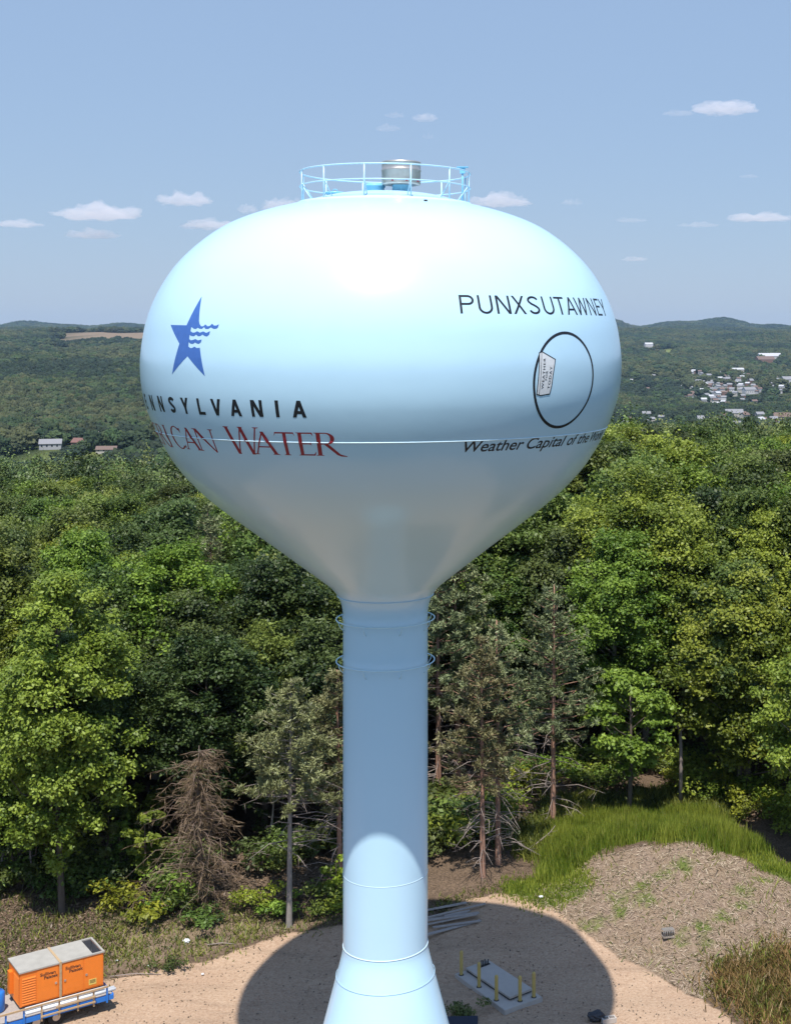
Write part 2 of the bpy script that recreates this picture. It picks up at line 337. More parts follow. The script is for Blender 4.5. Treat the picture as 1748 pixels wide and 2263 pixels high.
def grid_mesh(name, X, Y, Z, material):
    ny, nx = X.shape; me = bpy.data.meshes.new(name)
    i = np.arange((ny-1)*(nx-1)); a = (i // (nx-1))*nx + i % (nx-1)
    q = np.stack([a, a+1, a+nx+1, a+nx], 1)
    me.vertices.add(nx*ny); me.vertices.foreach_set('co', np.stack([X, Y, Z], -1).astype(np.float32).ravel())
    me.loops.add(q.size); me.loops.foreach_set('vertex_index', q.ravel().astype(np.int32))
    me.polygons.add(len(q)); me.polygons.foreach_set('loop_start', np.arange(0, q.size, 4, dtype=np.int32))
    me.polygons.foreach_set('use_smooth', np.ones(len(q), bool)); me.update(calc_edges=True)
    me.materials.append(material); return me
gme = grid_mesh('ground', GX, GY, GZ, gmat())
for nm, ch in (('mask', (m_sand, m_straw, m_green)), ('fields', (m_tan, m_lawn, np.maximum(sstep(110, 180, GY), np.maximum(sstep(30, 20, GY), sstep(34, 42, np.abs(GX+5))))))):
    a = gme.attributes.new(nm, 'FLOAT_COLOR', 'POINT')
    a.data.foreach_set('color', np.stack([*ch, np.ones_like(GX)], -1).astype(np.float32).ravel())
tag(link('ground', gme), 'rolling ground from the sandy tower site down to the valley and up to the hills', 'ground', kind='structure')

# ------------------------------------------------------------------ water tower
TX, TY = (852 - CX)/F*47.0, 47.0
ctl = [(0,33.05),(1.6,32.98),(2.86,32.62),(4.31,32.25),(5.51,31.73),(6.72,30.71),(7.39,29.71),(7.80,28.71),(7.96,27.72),(7.99,27.13),(7.92,26.34),(7.75,25.74),(7.51,25.14),(7.17,24.45),(6.69,23.73),(6.14,23.13),(5.55,22.60),(4.88,22.08),(4.2,21.56),(3.5,21.03),(2.85,20.52),(2.2,20.02),(1.75,19.66),(1.5,19.25),(1.424,18.85),(1.424,18.5)]
def chaikin(p, n):
    for _ in range(n):
        q = [p[0]]
        for a, b in zip(p[:-1], p[1:]):
            q += [(a[0]*.75+b[0]*.25, a[1]*.75+b[1]*.25), (a[0]*.25+b[0]*.75, a[1]*.25+b[1]*.75)]
        p = q + [p[-1]]
    return p
PROF = chaikin(ctl, 3)
PR = np.array(PROF)[::-1]
def trad(z): return float(np.interp(z, PR[:,1], PR[:,0]))
def tpt(phi, z, off=0.0):          # point on the tank skin: phi in degrees from the camera side towards +x
    r = trad(z); dr = (trad(z+0.05)-trad(z-0.05))/0.1; nl = math.hypot(1, dr)
    a = R(phi); rr = r + off/nl
    return (rr*math.sin(a), -rr*math.cos(a), z - off*dr/nl)

tower = empty('water_tower', 'pale blue spheroid water tower on a single slim stem above the clearing', 'water tower', (TX, TY, 0))
b = MB(); b.lathe(PROF, 192); tank = b.build('tank', M['paint'], tower)
b = MB(); b.lathe([(1.424,18.5),(1.424,7.62)], 96); stem = b.build('stem', M['paint'], tower)
b = MB(); b.lathe(chaikin([(1.424,7.62),(1.45,7.35),(1.62,6.7),(2.13,4.8),(2.75,2.4),(3.3,-0.1)], 3), 96); b.build('base_cone', M['paint'], tower)
def ring(name, r, z, t, material, parent=tower, n=144):
    q = MB(); q.tube([(r*math.sin(2*math.pi*k/n), -r*math.cos(2*math.pi*k/n), z) for k in range(n)], t, 6, closed=True); return q.build(name, material, parent)
ring('weld_seam', trad(25.13)+0.0, 25.13, 0.018, M['weld'], tank)
ring('weld_seam', 1.426, 7.62, 0.016, M['weld'], stem)
ring('weld_seam', 1.424, 10.05, 0.008, M['weld'], stem)
ring('weld_seam', 1.665, 6.62, 0.006, M['paint'], stem)
ring('weld_seam', 1.62, 19.42, 0.012, M['paint'], tank)
for z in (18.62, 17.2):             # painters' rails round the stem
    rr = ring('rigging_rail', 1.65, z, 0.022, M['rail'], tower)
    for k in range(8):
        a = 2*math.pi*(k+0.5)/8 + 0.05
        q = MB(); s_, c_ = math.sin(a), -math.cos(a)
        q.tube([(1.65*s_,1.65*c_,z),(1.62*s_,1.62*c_,z-0.12),(1.54*s_,1.54*c_,z-0.24),(1.42*s_,1.42*c_,z-0.33)], 0.013, 6); q.build('bracket', M['rail'], rr)

# roof guardrail
RR = 2.86; zb = 32.62
gr = bpy.data.objects.new('guardrail', None); COL.objects.link(gr); gr.parent = tower
ring('top_rail', RR, zb+1.05, 0.024, M['rail'], gr); ring('mid_rail', RR, zb+0.56, 0.02, M['rail'], gr)
b = MB(); b.lathe([(RR+0.06,zb-0.12),(RR+0.06,zb+0.02),(RR-0.0,zb+0.02),(RR-0.0,zb-0.1)], 96); b.build('toe_plate', M['rail'], gr)
for k in range(12):
    a = R(-67 + 30*k); s_, c_ = math.sin(a), -math.cos(a)
    q = MB(); q.tube([(RR*s_,RR*c_,zb-0.06),(RR*s_,RR*c_,zb+1.05)], 0.024, 8); q.build('post', M['rail'], gr)
    q = MB(); q.tube([(RR*s_,RR*c_,zb+0.62),((RR-0.42)*s_,(RR-0.42)*c_,zb+0.02)], 0.02, 6); q.build('brace', M['rail'], gr)
for ph in (-79, 27):                # small clips below the toe plate
    q = MB(); q.box((-0.05,-0.03,-0.025),(0.05,0.03,0.025), 0, Matrix.Translation(tpt(ph, 32.43, 0.02)) @ Matrix.Rotation(R(ph),4,'Z')); q.build('clip', M['dark'], gr)
vx, vy = 0.52, 0.1
b = MB(); b.lathe([(0.30,32.9),(0.30,33.42),(0.34,33.44)], 40, 0, vx, vy); neck = b.build('vent_neck', M['cyan'], tower)
b = MB(); b.lathe([(0.30,33.30),(0.42,33.27),(0.64,33.30),(0.655,33.34),(0.655,33.74),(0.672,33.76),(0.672,33.80),(0.655,33.82),(0.655,34.0),(0.68,34.02),(0.66,34.07),(0.2,34.13),(0.0,34.14)], 48, 0, vx, vy); vent = b.build('roof_vent', M['steel'], tower)
for ph in (-20, 22, 64):
    a = R(ph); q = MB(); q.box((-0.03,-0.02,-0.03),(0.03,0.02,0.03), 0, Matrix.Translation((vx+0.66*math.sin(a), vy-0.66*math.cos(a), 33.4)) @ Matrix.Rotation(a,4,'Z')); q.build('bolt', M['red'], vent)
b = MB(); b.lathe([(0.32,32.85),(0.32,33.24),(0.36,33.27),(0.36,33.33),(0.3,33.37),(0,33.39)], 36, 0, -0.42, 0.5); b.build('manway', M['cyan'], tower)
b = MB(); b.lathe([(0.26,32.8),(0.26,32.93),(0.33,32.95),(0.33,33.0),(0,33.03)], 32, 0, -1.65, -0.35)
b.tube([(-1.75,-0.35,33.0),(-1.7,-0.35,33.1),(-1.6,-0.35,33.1),(-1.55,-0.35,33.0)], 0.015, 6); b.build('hatch', M['cyan'], tower)
b = MB(); a = R(68); px_, py_ = 2.75*math.sin(a), 0.9
b.tube([(px_,py_,32.6),(px_,py_,33.98)], 0.028, 8); b.box((px_-0.2,py_-0.1,33.98),(px_+0.2,py_+0.1,34.01)); b.box((px_-0.09,py_-0.06,33.78),(px_+0.09,py_+0.06,33.98)); b.build('light_mast', M['cyan'], tower)

# --- lettering and emblems laid on the tank skin
def cdt(polys):
    vs = []; fs = []
    for p in polys:
        if sum(a[0]*c[1]-c[0]*a[1] for a, c in zip(p, p[1:]+p[:1])) < 0: p = p[::-1]
        fs.append(list(range(len(vs), len(vs)+len(p)))); vs += [Vector((x, y)) for x, y in p]
    ov, oe, of, a_, b_, of2 = delaunay_2d_cdt(vs, [], fs, 0, 1e-6)
    return [tuple(v) for v in ov], [f for f, o in zip(of, of2) if o]
def skin(name, v2, f2, fn, material, parent, step=0.18):
    """v2 in local metres; cut so that it can bend, then bent by fn(u, v)"""
    bm = bmesh.new(); vv = [bm.verts.new((x, y, 0)) for x, y in v2]
    for f in f2:
        try: bm.faces.new([vv[i] for i in f])
        except ValueError: pass
    xs = [p[0] for p in v2]; ys = [p[1] for p in v2]
    for ax, lo, hi in ((0, min(xs), max(xs)), (1, min(ys), max(ys))):
        c = lo + step
        while c < hi:
            co = (c, 0, 0) if ax == 0 else (0, c, 0); no = (1, 0, 0) if ax == 0 else (0, 1, 0)
            bmesh.ops.bisect_plane(bm, geom=bm.verts[:] + bm.edges[:] + bm.faces[:], plane_co=co, plane_no=no); c += step
    for v in bm.verts: v.co = fn(v.co.x, v.co.y)
    bmesh.ops.recalc_face_normals(bm, faces=bm.faces)
    me = bpy.data.meshes.new(name); bm.to_mesh(me); bm.free(); me.materials.append(material)
    return link(name, me, parent)
def glyphs(txt, bold=0.0, track=1.0, shear=0.0):
    cu = bpy.data.curves.new('tmp', 'FONT'); cu.body = txt; cu.size = 1.0; cu.offset = bold; cu.space_character = track; cu.shear = shear
    cu.resolution_u = 6
    o = bpy.data.objects.new('tmp', cu); COL.objects.link(o); bpy.context.view_layer.update()
    me = o.evaluated_get(bpy.context.evaluated_depsgraph_get()).to_mesh()
    v = [(p.co.x, p.co.y) for p in me.vertices]; f = [tuple(p.vertices) for p in me.polygons]
    o.to_mesh_clear(); bpy.data.objects.remove(o); bpy.data.curves.remove(cu)
    return v, f
def fitted(v, w, h=None, y1=None):
    """scale glyph outlines to width w, and cap height h (y1 = cap height in font units)"""
    x0 = min(p[0] for p in v); x1 = max(p[0] for p in v)
    return [((x-x0)/(x1-x0)*w, y/y1*h) for x, y in v]
def lay_run(name, runs, z0, z1, material, bold=0.0, shear=0.0, off=0.004, kx=1.0):
    """letters or words of one line, each fitted between two angles"""
    rad = trad((z0+z1)/2); cap = max(p[1] for p in glyphs('H', bold)[0])
    for t, p0, p1 in runs:
        v, f = glyphs(t, bold, 1.0, shear); w0 = R(p1-p0)*rad
        if len(t) == 1: x0_, x1_ = min(p[0] for p in v), max(p[0] for p in v); w1 = (x1_-x0_)/cap*(z1-z0)*kx; p0 += (p1-p0)*(1-w1/w0)/2; w0 = w1
        v = fitted(v, w0, z1-z0, cap)
        skin(name, v, f, lambda x, y: tpt(p0 + math.degrees(x/rad), z0 + y, off), material, tank)
lay_run('lettering', [('Weather',24.3,40.1),('Capital',41.1,54.3),('of',55.5,59.6),('the',60.5,66.4),('World',67.6,78.8)], 24.80, 25.13, M['black'], 0.01, 0.22)
def sans(ch, t):
    """upright grotesque capital, cap height 1, stem weight t: (outlines, width)"""
    def st(x0, y0, x1, y1, k=1.0):
        w = t*k*math.hypot(x1-x0, y1-y0)/max(abs(y1-y0), 1e-6) if abs(y1-y0) > 1e-6 else t
        return [(x0-w/2, y0), (x0+w/2, y0), (x1+w/2, y1), (x1-w/2, y1)]
    def bar(x0, x1, y): return [(x0, y-t*0.46), (x1, y-t*0.46), (x1, y+t*0.46), (x0, y+t*0.46)]
    def band(pts):
        o, i = [], []
        for k, p in enumerate(pts):
            a, c = pts[max(k-1, 0)], pts[min(k+1, len(pts)-1)]; dx, dy = c[0]-a[0], c[1]-a[1]; L = math.hypot(dx, dy)
            o.append((p[0]-dy/L*t/2, p[1]+dx/L*t/2)); i.append((p[0]+dy/L*t/2, p[1]-dx/L*t/2))
        return o + i[::-1]
    def arc(cx, cy, rx, ry, a0, a1, n=16): return [(cx+rx*math.cos(R(a0+(a1-a0)*k/n)), cy+ry*math.sin(R(a0+(a1-a0)*k/n))) for k in range(n+1)]
    h = t/2
    if ch == 'P': return [st(h,0,h,1), band([(h,1-h),(0.40,1-h)]+arc(0.42,0.73,0.25,0.27-h,88,-88)+[(0.40,0.46+h),(h,0.46+h)])], 0.70
    if ch == 'U': return [band([(h,1),(h,0.36)]+arc(0.38,0.36,0.38-h,0.37-h,180,360)+[(0.76-h,0.36),(0.76-h,1)])], 0.76
    if ch == 'N': return [st(h,0,h,1), st(0.76-h,0,0.76-h,1), st(0.76-h*1.25,0,h*1.25,1)], 0.76
    if ch == 'X': return [st(h*1.3,0,0.76-h*1.3,1), st(0.76-h*1.3,0,h*1.3,1)], 0.76
    if ch == 'S': return [band(arc(0.36,0.745,0.30-h*0.3,0.255-h,18,180)+[(0.09+h*0.4,0.68)]+[(0.16+h,0.58),(0.36,0.51),(0.56-h,0.43),(0.635-h*0.4,0.33)]+arc(0.36,0.27,0.33-h,0.27-h,0,-165))], 0.70
    if ch == 'T': return [st(0.34,0,0.34,1-t*0.5), bar(0,0.68,1-t*0.46)], 0.68
    if ch == 'A': return [st(h*1.1,0,0.40,1), st(0.80-h*1.1,0,0.40,1), bar(0.17,0.63,0.30)], 0.80
    if ch == 'W': return [st(h*1.1,1,0.30,0), st(0.57,1,0.30,0), st(0.57,1,0.84,0), st(1.14-h*1.1,1,0.84,0)], 1.14
    if ch == 'E': return [st(h,0,h,1), bar(0,0.62,1-t*0.46), bar(0,0.58,0.53), bar(0,0.64,t*0.46)], 0.64
    if ch == 'Y': return [st(0.37,0,0.37,0.45), st(0.37,0.40,h*1.2,1), st(0.37,0.40,0.74-h*1.2,1)], 0.74
    if ch == 'L': return [st(h,0,h,1), bar(0,0.58,t*0.46)], 0.58
    if ch == 'V': return [st(h*1.1,1,0.38,0), st(0.76-h*1.1,1,0.38,0)], 0.76
    if ch == 'I': return [st(h,0,h,1)], t
def lay_sans(runs, z0, h, t, material):
    rad = trad(z0+h/2)
    for ch, p0, p1 in runs:
        polys, w = sans(ch, t); k = R(p1-p0)*rad/w
        v, f = cdt([[(x*k+R(p0)*rad, y*h) for x, y in q] for q in polys])
        skin('lettering', v, f, lambda x, y: tpt(math.degrees(x/rad), z0 + y, 0.004), material, tank)
lay_sans([('P',22.7,26.0),('U',27.0,30.5),('N',31.4,35.0),('X',35.6,39.1),('S',39.8,43.2),('U',44.3,47.8),('T',48.4,51.8),('A',52.1,56.0),('W',56.0,61.3),('N',62.0,65.4),('E',66.5,69.4),('Y',69.7,73.4)], 28.82, 0.54, 0.115, M['black'])
lay_sans([(c, -11.4+(p+11.4)*0.98-w/2, -11.4+(p+11.4)*0.98+w/2) for c, p, w in (('P',-74.6,2.5),('E',-67.6,2.3),('N',-60.6,2.7),('N',-54.2,2.7),('S',-48.3,2.6),('Y',-42.7,2.9),('L',-37.0,2.2),('V',-32.2,2.9),('A',-26.8,3.0),('N',-21.3,2.8),('I',-16.4,0.8),('A',-11.4,3.1))], 25.86, 0.485, 0.20, M['black'])
def serif_word():
    out = []
    def st(x0, y0, x1, y1, w):      # slanted or straight stroke, w wide
        return [(x0-w/2, y0), (x0+w/2, y0), (x1+w/2, y1), (x1-w/2, y1)]
    def sf(x, y, w=0.22, h=0.035, up=True):
        return [(x-w/2, y), (x+w/2, y), (x+w*0.28, y+(h if up else -h)), (x-w*0.28, y+(h if up else -h))]
    def arc(cx, cy, rx, ry, a0, a1, t0, t1, n=18):
        o, i = [], []
        for k in range(n+1):
            a = R(a0+(a1-a0)*k/n); q = abs(math.cos(a)); t = t0+(t1-t0)*q
            o.append((cx+rx*math.cos(a), cy+ry*math.sin(a))); i.append((cx+(rx-t)*math.cos(a), cy+(ry-t*0.75)*math.sin(a)))
        return o + i[::-1]
    TH, TN = 0.125, 0.05
    def A(): return [st(0.10,0,0.46,1,TN), st(0.82,0,0.44,1.0,TH), [(0.22,0.36),(0.68,0.36),(0.68,0.31),(0.22,0.31)], sf(0.10,0), sf(0.82,0,0.28)], 0.95
    def Mm(): return [st(0.12,0,0.16,1,TN), st(0.16,1,0.52,0.05,TH), st(0.52,0.05,0.9,1,TN), st(0.96,0,0.92,1,TH), sf(0.12,0), sf(0.96,0,0.26), sf(0.14,1,0.2,0.035,False), sf(0.93,1,0.2,0.035,False)], 1.1
    def Ee(): return [st(0.15,0,0.15,1,TH), [(0.15,1),(0.60,1),(0.62,0.84),(0.55,0.945),(0.15,0.945)], [(0.15,0.54),(0.50,0.54),(0.52,0.62),(0.54,0.42),(0.50,0.49),(0.15,0.49)], [(0.15,0),(0.62,0),(0.68,0.19),(0.58,0.055),(0.15,0.055)], sf(0.13,0,0.26), sf(0.13,1,0.26,0.035,False)], 0.72
    def Rr(): return [st(0.15,0,0.15,1,TH), arc(0.36,0.745,0.27,0.255,-90,90,TN,TH), [(0.15,1),(0.37,1),(0.37,0.955),(0.15,0.955)], [(0.15,0.53),(0.37,0.53),(0.37,0.49),(0.15,0.49)], [(0.30,0.50),(0.44,0.50),(0.78,0.06),(0.98,-0.02),(0.98,-0.045),(0.80,-0.03),(0.68,0.03)], sf(0.15,0,0.28), sf(0.13,1,0.26,0.035,False)], 0.86
    def Ii(): return [st(0.15,0,0.15,1,TH), sf(0.15,0,0.28), sf(0.15,1,0.28,0.035,False)], 0.36
    def Cc(): return [arc(0.52,0.5,0.46,0.53,48,312,TN,TH), [(0.80,0.93),(0.90,0.96),(0.88,0.72),(0.84,0.78)], [(0.80,0.07),(0.92,0.22),(0.88,0.04)]], 0.92
    def Nn(): return [st(0.14,0,0.14,1,TN), [(0.06,1),(0.22,1),(0.90,-0.03),(0.84,-0.03)], st(0.87,-0.03,0.87,1,TN), sf(0.14,0,0.24), sf(0.1,1,0.22,0.035,False), sf(0.87,1,0.24,0.035,False)], 1.0
    def Ww(): return [st(0.12,1,0.42,-0.02,TH), st(0.42,-0.02,0.68,1,TN), st(0.68,1,0.98,-0.02,TH), st(0.98,-0.02,1.26,1,TN), sf(0.12,1,0.26,0.035,False), sf(0.68,1,0.22,0.035,False), sf(1.26,1,0.24,0.035,False)], 1.38
    def Tt(): return [st(0.38,0,0.38,1,TH), [(0.02,1),(0.74,1),(0.78,0.83),(0.72,0.94),(0.04,0.94),(-0.02,0.83)], sf(0.38,0,0.30)], 0.76
    # glyph, left edge in degrees, right edge in degrees, cap height
    for g, p0, p1, h in ((A,-91,-83.5,0.80),(Mm,-82.5,-72.5,0.68),(Ee,-71.0,-66.4,0.68),(Rr,-65.6,-59.0,0.68),(Ii,-58.6,-56.0,0.68),(Cc,-54.4,-48.2,0.68),(A,-48.4,-41.4,0.68),(Nn,-42.6,-34.9,0.68),(Ww,-31.4,-21.4,0.80),(A,-24.1,-17.2,0.68),(Tt,-17.7,-12.9,0.68),(Ee,-12.6,-7.9,0.68),(Rr,-8.5,-2.0,0.68)):
        p0, p1 = -2.7+(p0+2.0)*0.975, -2.7+(p1+2.0)*0.975
        polys, w = g(); k = (p1-p0)/w
        rad = trad(25.0)
        out.append(cdt([[(R(p0+x*k)*rad, y*h) for x, y in q] for q in polys]))
    rad = trad(25.0)
    for v, f in out:
        skin('lettering', v, f, lambda x, y: tpt(math.degrees(x/rad), 24.745 + y, 0.022 if abs(24.745+y-25.13) < 0.03 else 0.004), M['red'], tank)
serif_word()
STAR = [(-39.171,29.351),(-37.597,28.613),(-37.208,28.525),(-36.561,28.458),(-35.831,28.458),(-35.309,28.512),(-34.525,28.457),(-33.844,28.468),(-33.242,28.533),(-32.607,28.478),(-31.83,28.478),(-31.219,28.516),(-31.324,28.423),(-31.717,28.386),(-32.483,28.38),(-33.44,28.424),(-34.186,28.38),(-35.006,28.38),(-35.559,28.436),(-36.202,28.381),(-37.08,28.392),(-37.546,28.419),(-38.199,28.382),(-38.854,28.388),(-39.576,28.426),(-39.871,28.442),(-39.923,28.316),(-39.055,28.271),(-38.29,28.278),(-37.587,28.315),(-36.65,28.271),(-35.615,28.308),(-34.609,28.264),(-33.477,28.314),(-33.622,28.216),(-34.236,28.161),(-34.949,28.172),(-35.721,28.216),(-36.382,28.172),(-37.111,28.167),(-37.81,28.216),(-38.498,28.167),(-39.283,28.172),(-40.055,28.205),(-40.008,28.083),(-39.334,28.044),(-38.583,28.061),(-37.856,28.084),(-36.925,28.044),(-35.805,28.073),(-35.885,27.996),(-36.527,27.941),(-37.155,27.952),(-37.827,27.985),(-38.517,27.94),(-39.304,27.946),(-40.044,27.995),(-39.953,27.862),(-39.222,27.818),(-38.585,27.823),(-37.889,27.864),(-37.077,27.82),(-36.077,27.832),(-34.19,27.003),(-39.963,27.579),(-45.77,27.031),(-43.446,27.948),(-48.511,28.506),(-41.747,28.49)]
DEG = R(1)*7.9
v, f = cdt([[(p*DEG, z) for p, z in STAR]])
skin('star_emblem', v, f, lambda x, y: tpt(x/DEG, y, 0.004), M['blue'], tank)
n = 72; oc, ocz, orx, orz = 49.7, 26.84, 10.35, 1.47
ro = [((oc+orx*math.sin(2*math.pi*k/n))*DEG, ocz+orz*math.cos(2*math.pi*k/n)) for k in range(n)]
ri = [((oc+(orx-0.62)*math.sin(2*math.pi*k/n))*DEG, ocz+(orz-0.085)*math.cos(2*math.pi*k/n)) for k in range(n)]
oval = skin('oval_emblem', ro+ri, [(k, (k+1) % n, n+(k+1) % n, n+k) for k in range(n)], lambda x, y: tpt(x/DEG, y, 0.004), M['black'], tank)
def affine(o, ux, uy):
    return lambda x, y: tpt(o[0]+ux[0]*x+uy[0]*y, o[1]+ux[1]*x+uy[1]*y, 0.0105)
SHEET = [(41.121,27.672),(41.923,27.708),(45.705,27.472),(45.057,27.057),(44.745,26.687),(44.345,26.448),(41.639,26.412),(40.599,26.453)]
v, f = cdt([[(p*DEG, z) for p, z in SHEET]])
sheet = skin('paper_sheet', v, f, lambda x, y: tpt(x/DEG, y, 0.007), M['paper'], oval)
def outline(pts, w, off, parent, name):
    polys = []
    P = [(p*DEG, z) for p, z in pts]
    for a, c in zip(P, P[1:]):
        dx, dy = c[0]-a[0], c[1]-a[1]; L = math.hypot(dx, dy); ex, ey = dx/L*w/2, dy/L*w/2
        polys.append([(a[0]-ex+ey, a[1]-ey-ex), (c[0]+ex+ey, c[1]+ey-ex), (c[0]+ex-ey, c[1]+ey+ex), (a[0]-ex-ey, a[1]-ey+ex)])
    vv, ff = cdt(polys); return skin(name, vv, ff, lambda x, y: tpt(x/DEG, y, off), M['black'], parent)
outline(SHEET + SHEET[:1], 0.03, 0.0095, sheet, 'sheet_outline')
outline([(41.83,27.699),(41.512,27.25),(41.412,26.791),(41.275,26.432)], 0.018, 0.0095, sheet, 'fold_line')
for txt, p0, p1, h in (('WEATHER', (42.35,26.60), (42.85,27.52), 0.085), ('FOR', (43.25,26.86), (43.45,27.14), 0.075), ('TODAY', (44.15,26.60), (44.75,27.27), 0.09)):
    v, f = glyphs(txt, 0.01, 1.25); v = fitted(v, 1.0, 1.0, max(p[1] for p in v))
    ux = (p1[0]-p0[0], p1[1]-p0[1])
    skin('lettering', v, f, affine(p0, ux, (-h/DEG, 0.0)), M['black'], sheet, 0.5)

# ------------------------------------------------------------------ plants
def quads_mesh(name, C, Nn, size, asp, rng, tint, material, tan=None, droop=None):
    """many small leaf-shaped faces: centres C, normals Nn"""
    k = len(C)
    if tan is None: tan = rng.normal(size=(k, 3))
    Nn = Nn/np.maximum(np.linalg.norm(Nn, axis=1, keepdims=True), 1e-6)
    T = tan - Nn*np.sum(tan*Nn, 1, keepdims=True); T /= np.maximum(np.linalg.norm(T, axis=1, keepdims=True), 1e-6)
    B = np.cross(Nn, T); s = np.asarray(size).reshape(-1, 1)*np.ones((k, 1)); a = s*asp
    V = np.stack([C-T*s*0.5, C+B*a*0.5+T*s*0.08, C+T*s*0.5-Nn*s*0.10, C-B*a*0.5+T*s*0.08], 1).reshape(-1, 3)
    return raw_mesh(name, V, 4, tint, material)
def raw_mesh(name, V, n, tint, material):
    k = len(V)//n; me = bpy.data.meshes.new(name)
    me.vertices.add(len(V)); me.vertices.foreach_set('co', V.astype(np.float32).ravel())
    me.loops.add(len(V)); me.loops.foreach_set('vertex_index', np.arange(len(V), dtype=np.int32))
    me.polygons.add(k); me.polygons.foreach_set('loop_start', np.arange(0, len(V), n, dtype=np.int32)); me.update(calc_edges=True)
    at_ = me.attributes.new('tint', 'FLOAT', 'FACE'); at_.data.foreach_set('value', np.clip(tint, 0, 1).astype(np.float32))
    me.materials.append(material); return me

def sph(rng, k):
    d = rng.normal(size=(k, 3)); return d/np.linalg.norm(d, axis=1, keepdims=True)

def broadleaf(seed, H, base, rx, nclump, nleaf, leaf, flat=0.7, bark='bark', top=0.75, tr=None):
    """crown and trunk meshes of one deciduous tree: limbs reach leaf clumps spread through the crown's volume"""
    rng = np.random.default_rng(seed); rz = (H-base)/2; cz = (H+base)/2
    d = sph(rng, nclump); rr = rng.uniform(0.35, 1.0, nclump)**0.6
    c = d*rr[:, None]; hz = c[:, 2]
    wid = 1 - (1-top)*np.clip(hz, 0, 1) - 0.25*np.clip(-hz, 0, 1)
    lop = 1 + 0.22*np.sin(3*np.arctan2(c[:, 1], c[:, 0]) + seed)
    cc = np.stack([c[:, 0]*rx*wid*lop, c[:, 1]*rx*wid*lop, cz + hz*rz*0.92], 1)
    cr = rng.uniform(0.13, 0.27, nclump)*rx*(1.1-0.3*rr)
    C, N_, tint = [], [], []
    for i in range(nclump):
        k = int(nleaf*(cr[i]/(0.25*rx))**1.4)+30
        dd = sph(rng, k); dd[:, 2] = np.where(dd[:, 2] < -0.35, -dd[:, 2], dd[:, 2])
        ra = np.abs(rng.normal(0.78, 0.36, k))*(1+0.3*np.sin(dd[:, 0]*5+dd[:, 1]*4+i))
        C.append(cc[i] + dd*ra[:, None]*cr[i]*np.array([rng.uniform(0.75, 1.35), rng.uniform(0.75, 1.35), flat*rng.uniform(0.75, 1.3)]))
        N_.append(dd*0.5 + np.array([0, -0.15, 0.6]) + rng.normal(size=(k, 3))*0.55)
        tint.append(rng.uniform(0.12, 0.75) + rng.normal(size=k)*0.16)
    C = np.vstack(C); N_ = np.vstack(N_); tint = np.concatenate(tint)
    crown = quads_mesh('crown', C, N_, leaf*rng.uniform(0.6, 1.35, len(C)), 0.62, rng, tint, M['leaf_mid'])
    q = MB(); r0 = tr or 0.012*H+0.03; bend = rng.normal(size=2)*0.25
    spine = [(bend[0]*math.sin(t*2.2), bend[1]*math.sin(t*2.7), t*H*0.82) for t in np.linspace(0, 1, 9)]
    q.tube([(0, 0, -0.4)] + spine, [r0*1.5] + [r0*(1-0.85*t) + 0.015 for t in np.linspace(0, 1, 9)], 8)
    for i in rng.permutation(nclump)[:min(nclump, 34)]:
        tz = np.clip((cc[i][2]-0.75*np.hypot(cc[i][0], cc[i][1]))/(H*0.82), 0.12, 0.95)
        s_ = Vector((bend[0]*math.sin(tz*2.2), bend[1]*math.sin(tz*2.7), tz*H*0.82)); e = Vector(cc[i])
        mid = s_.lerp(e, 0.5) + Vector((rng.normal()*0.2, rng.normal()*0.2, -0.08*(e-s_).length))
        q.tube([s_, mid, e], [r0*0.34*(1-tz*0.5), r0*0.2*(1-tz*0.4), 0.010], 5)
    return crown, q.mesh('trunk', M[bark])

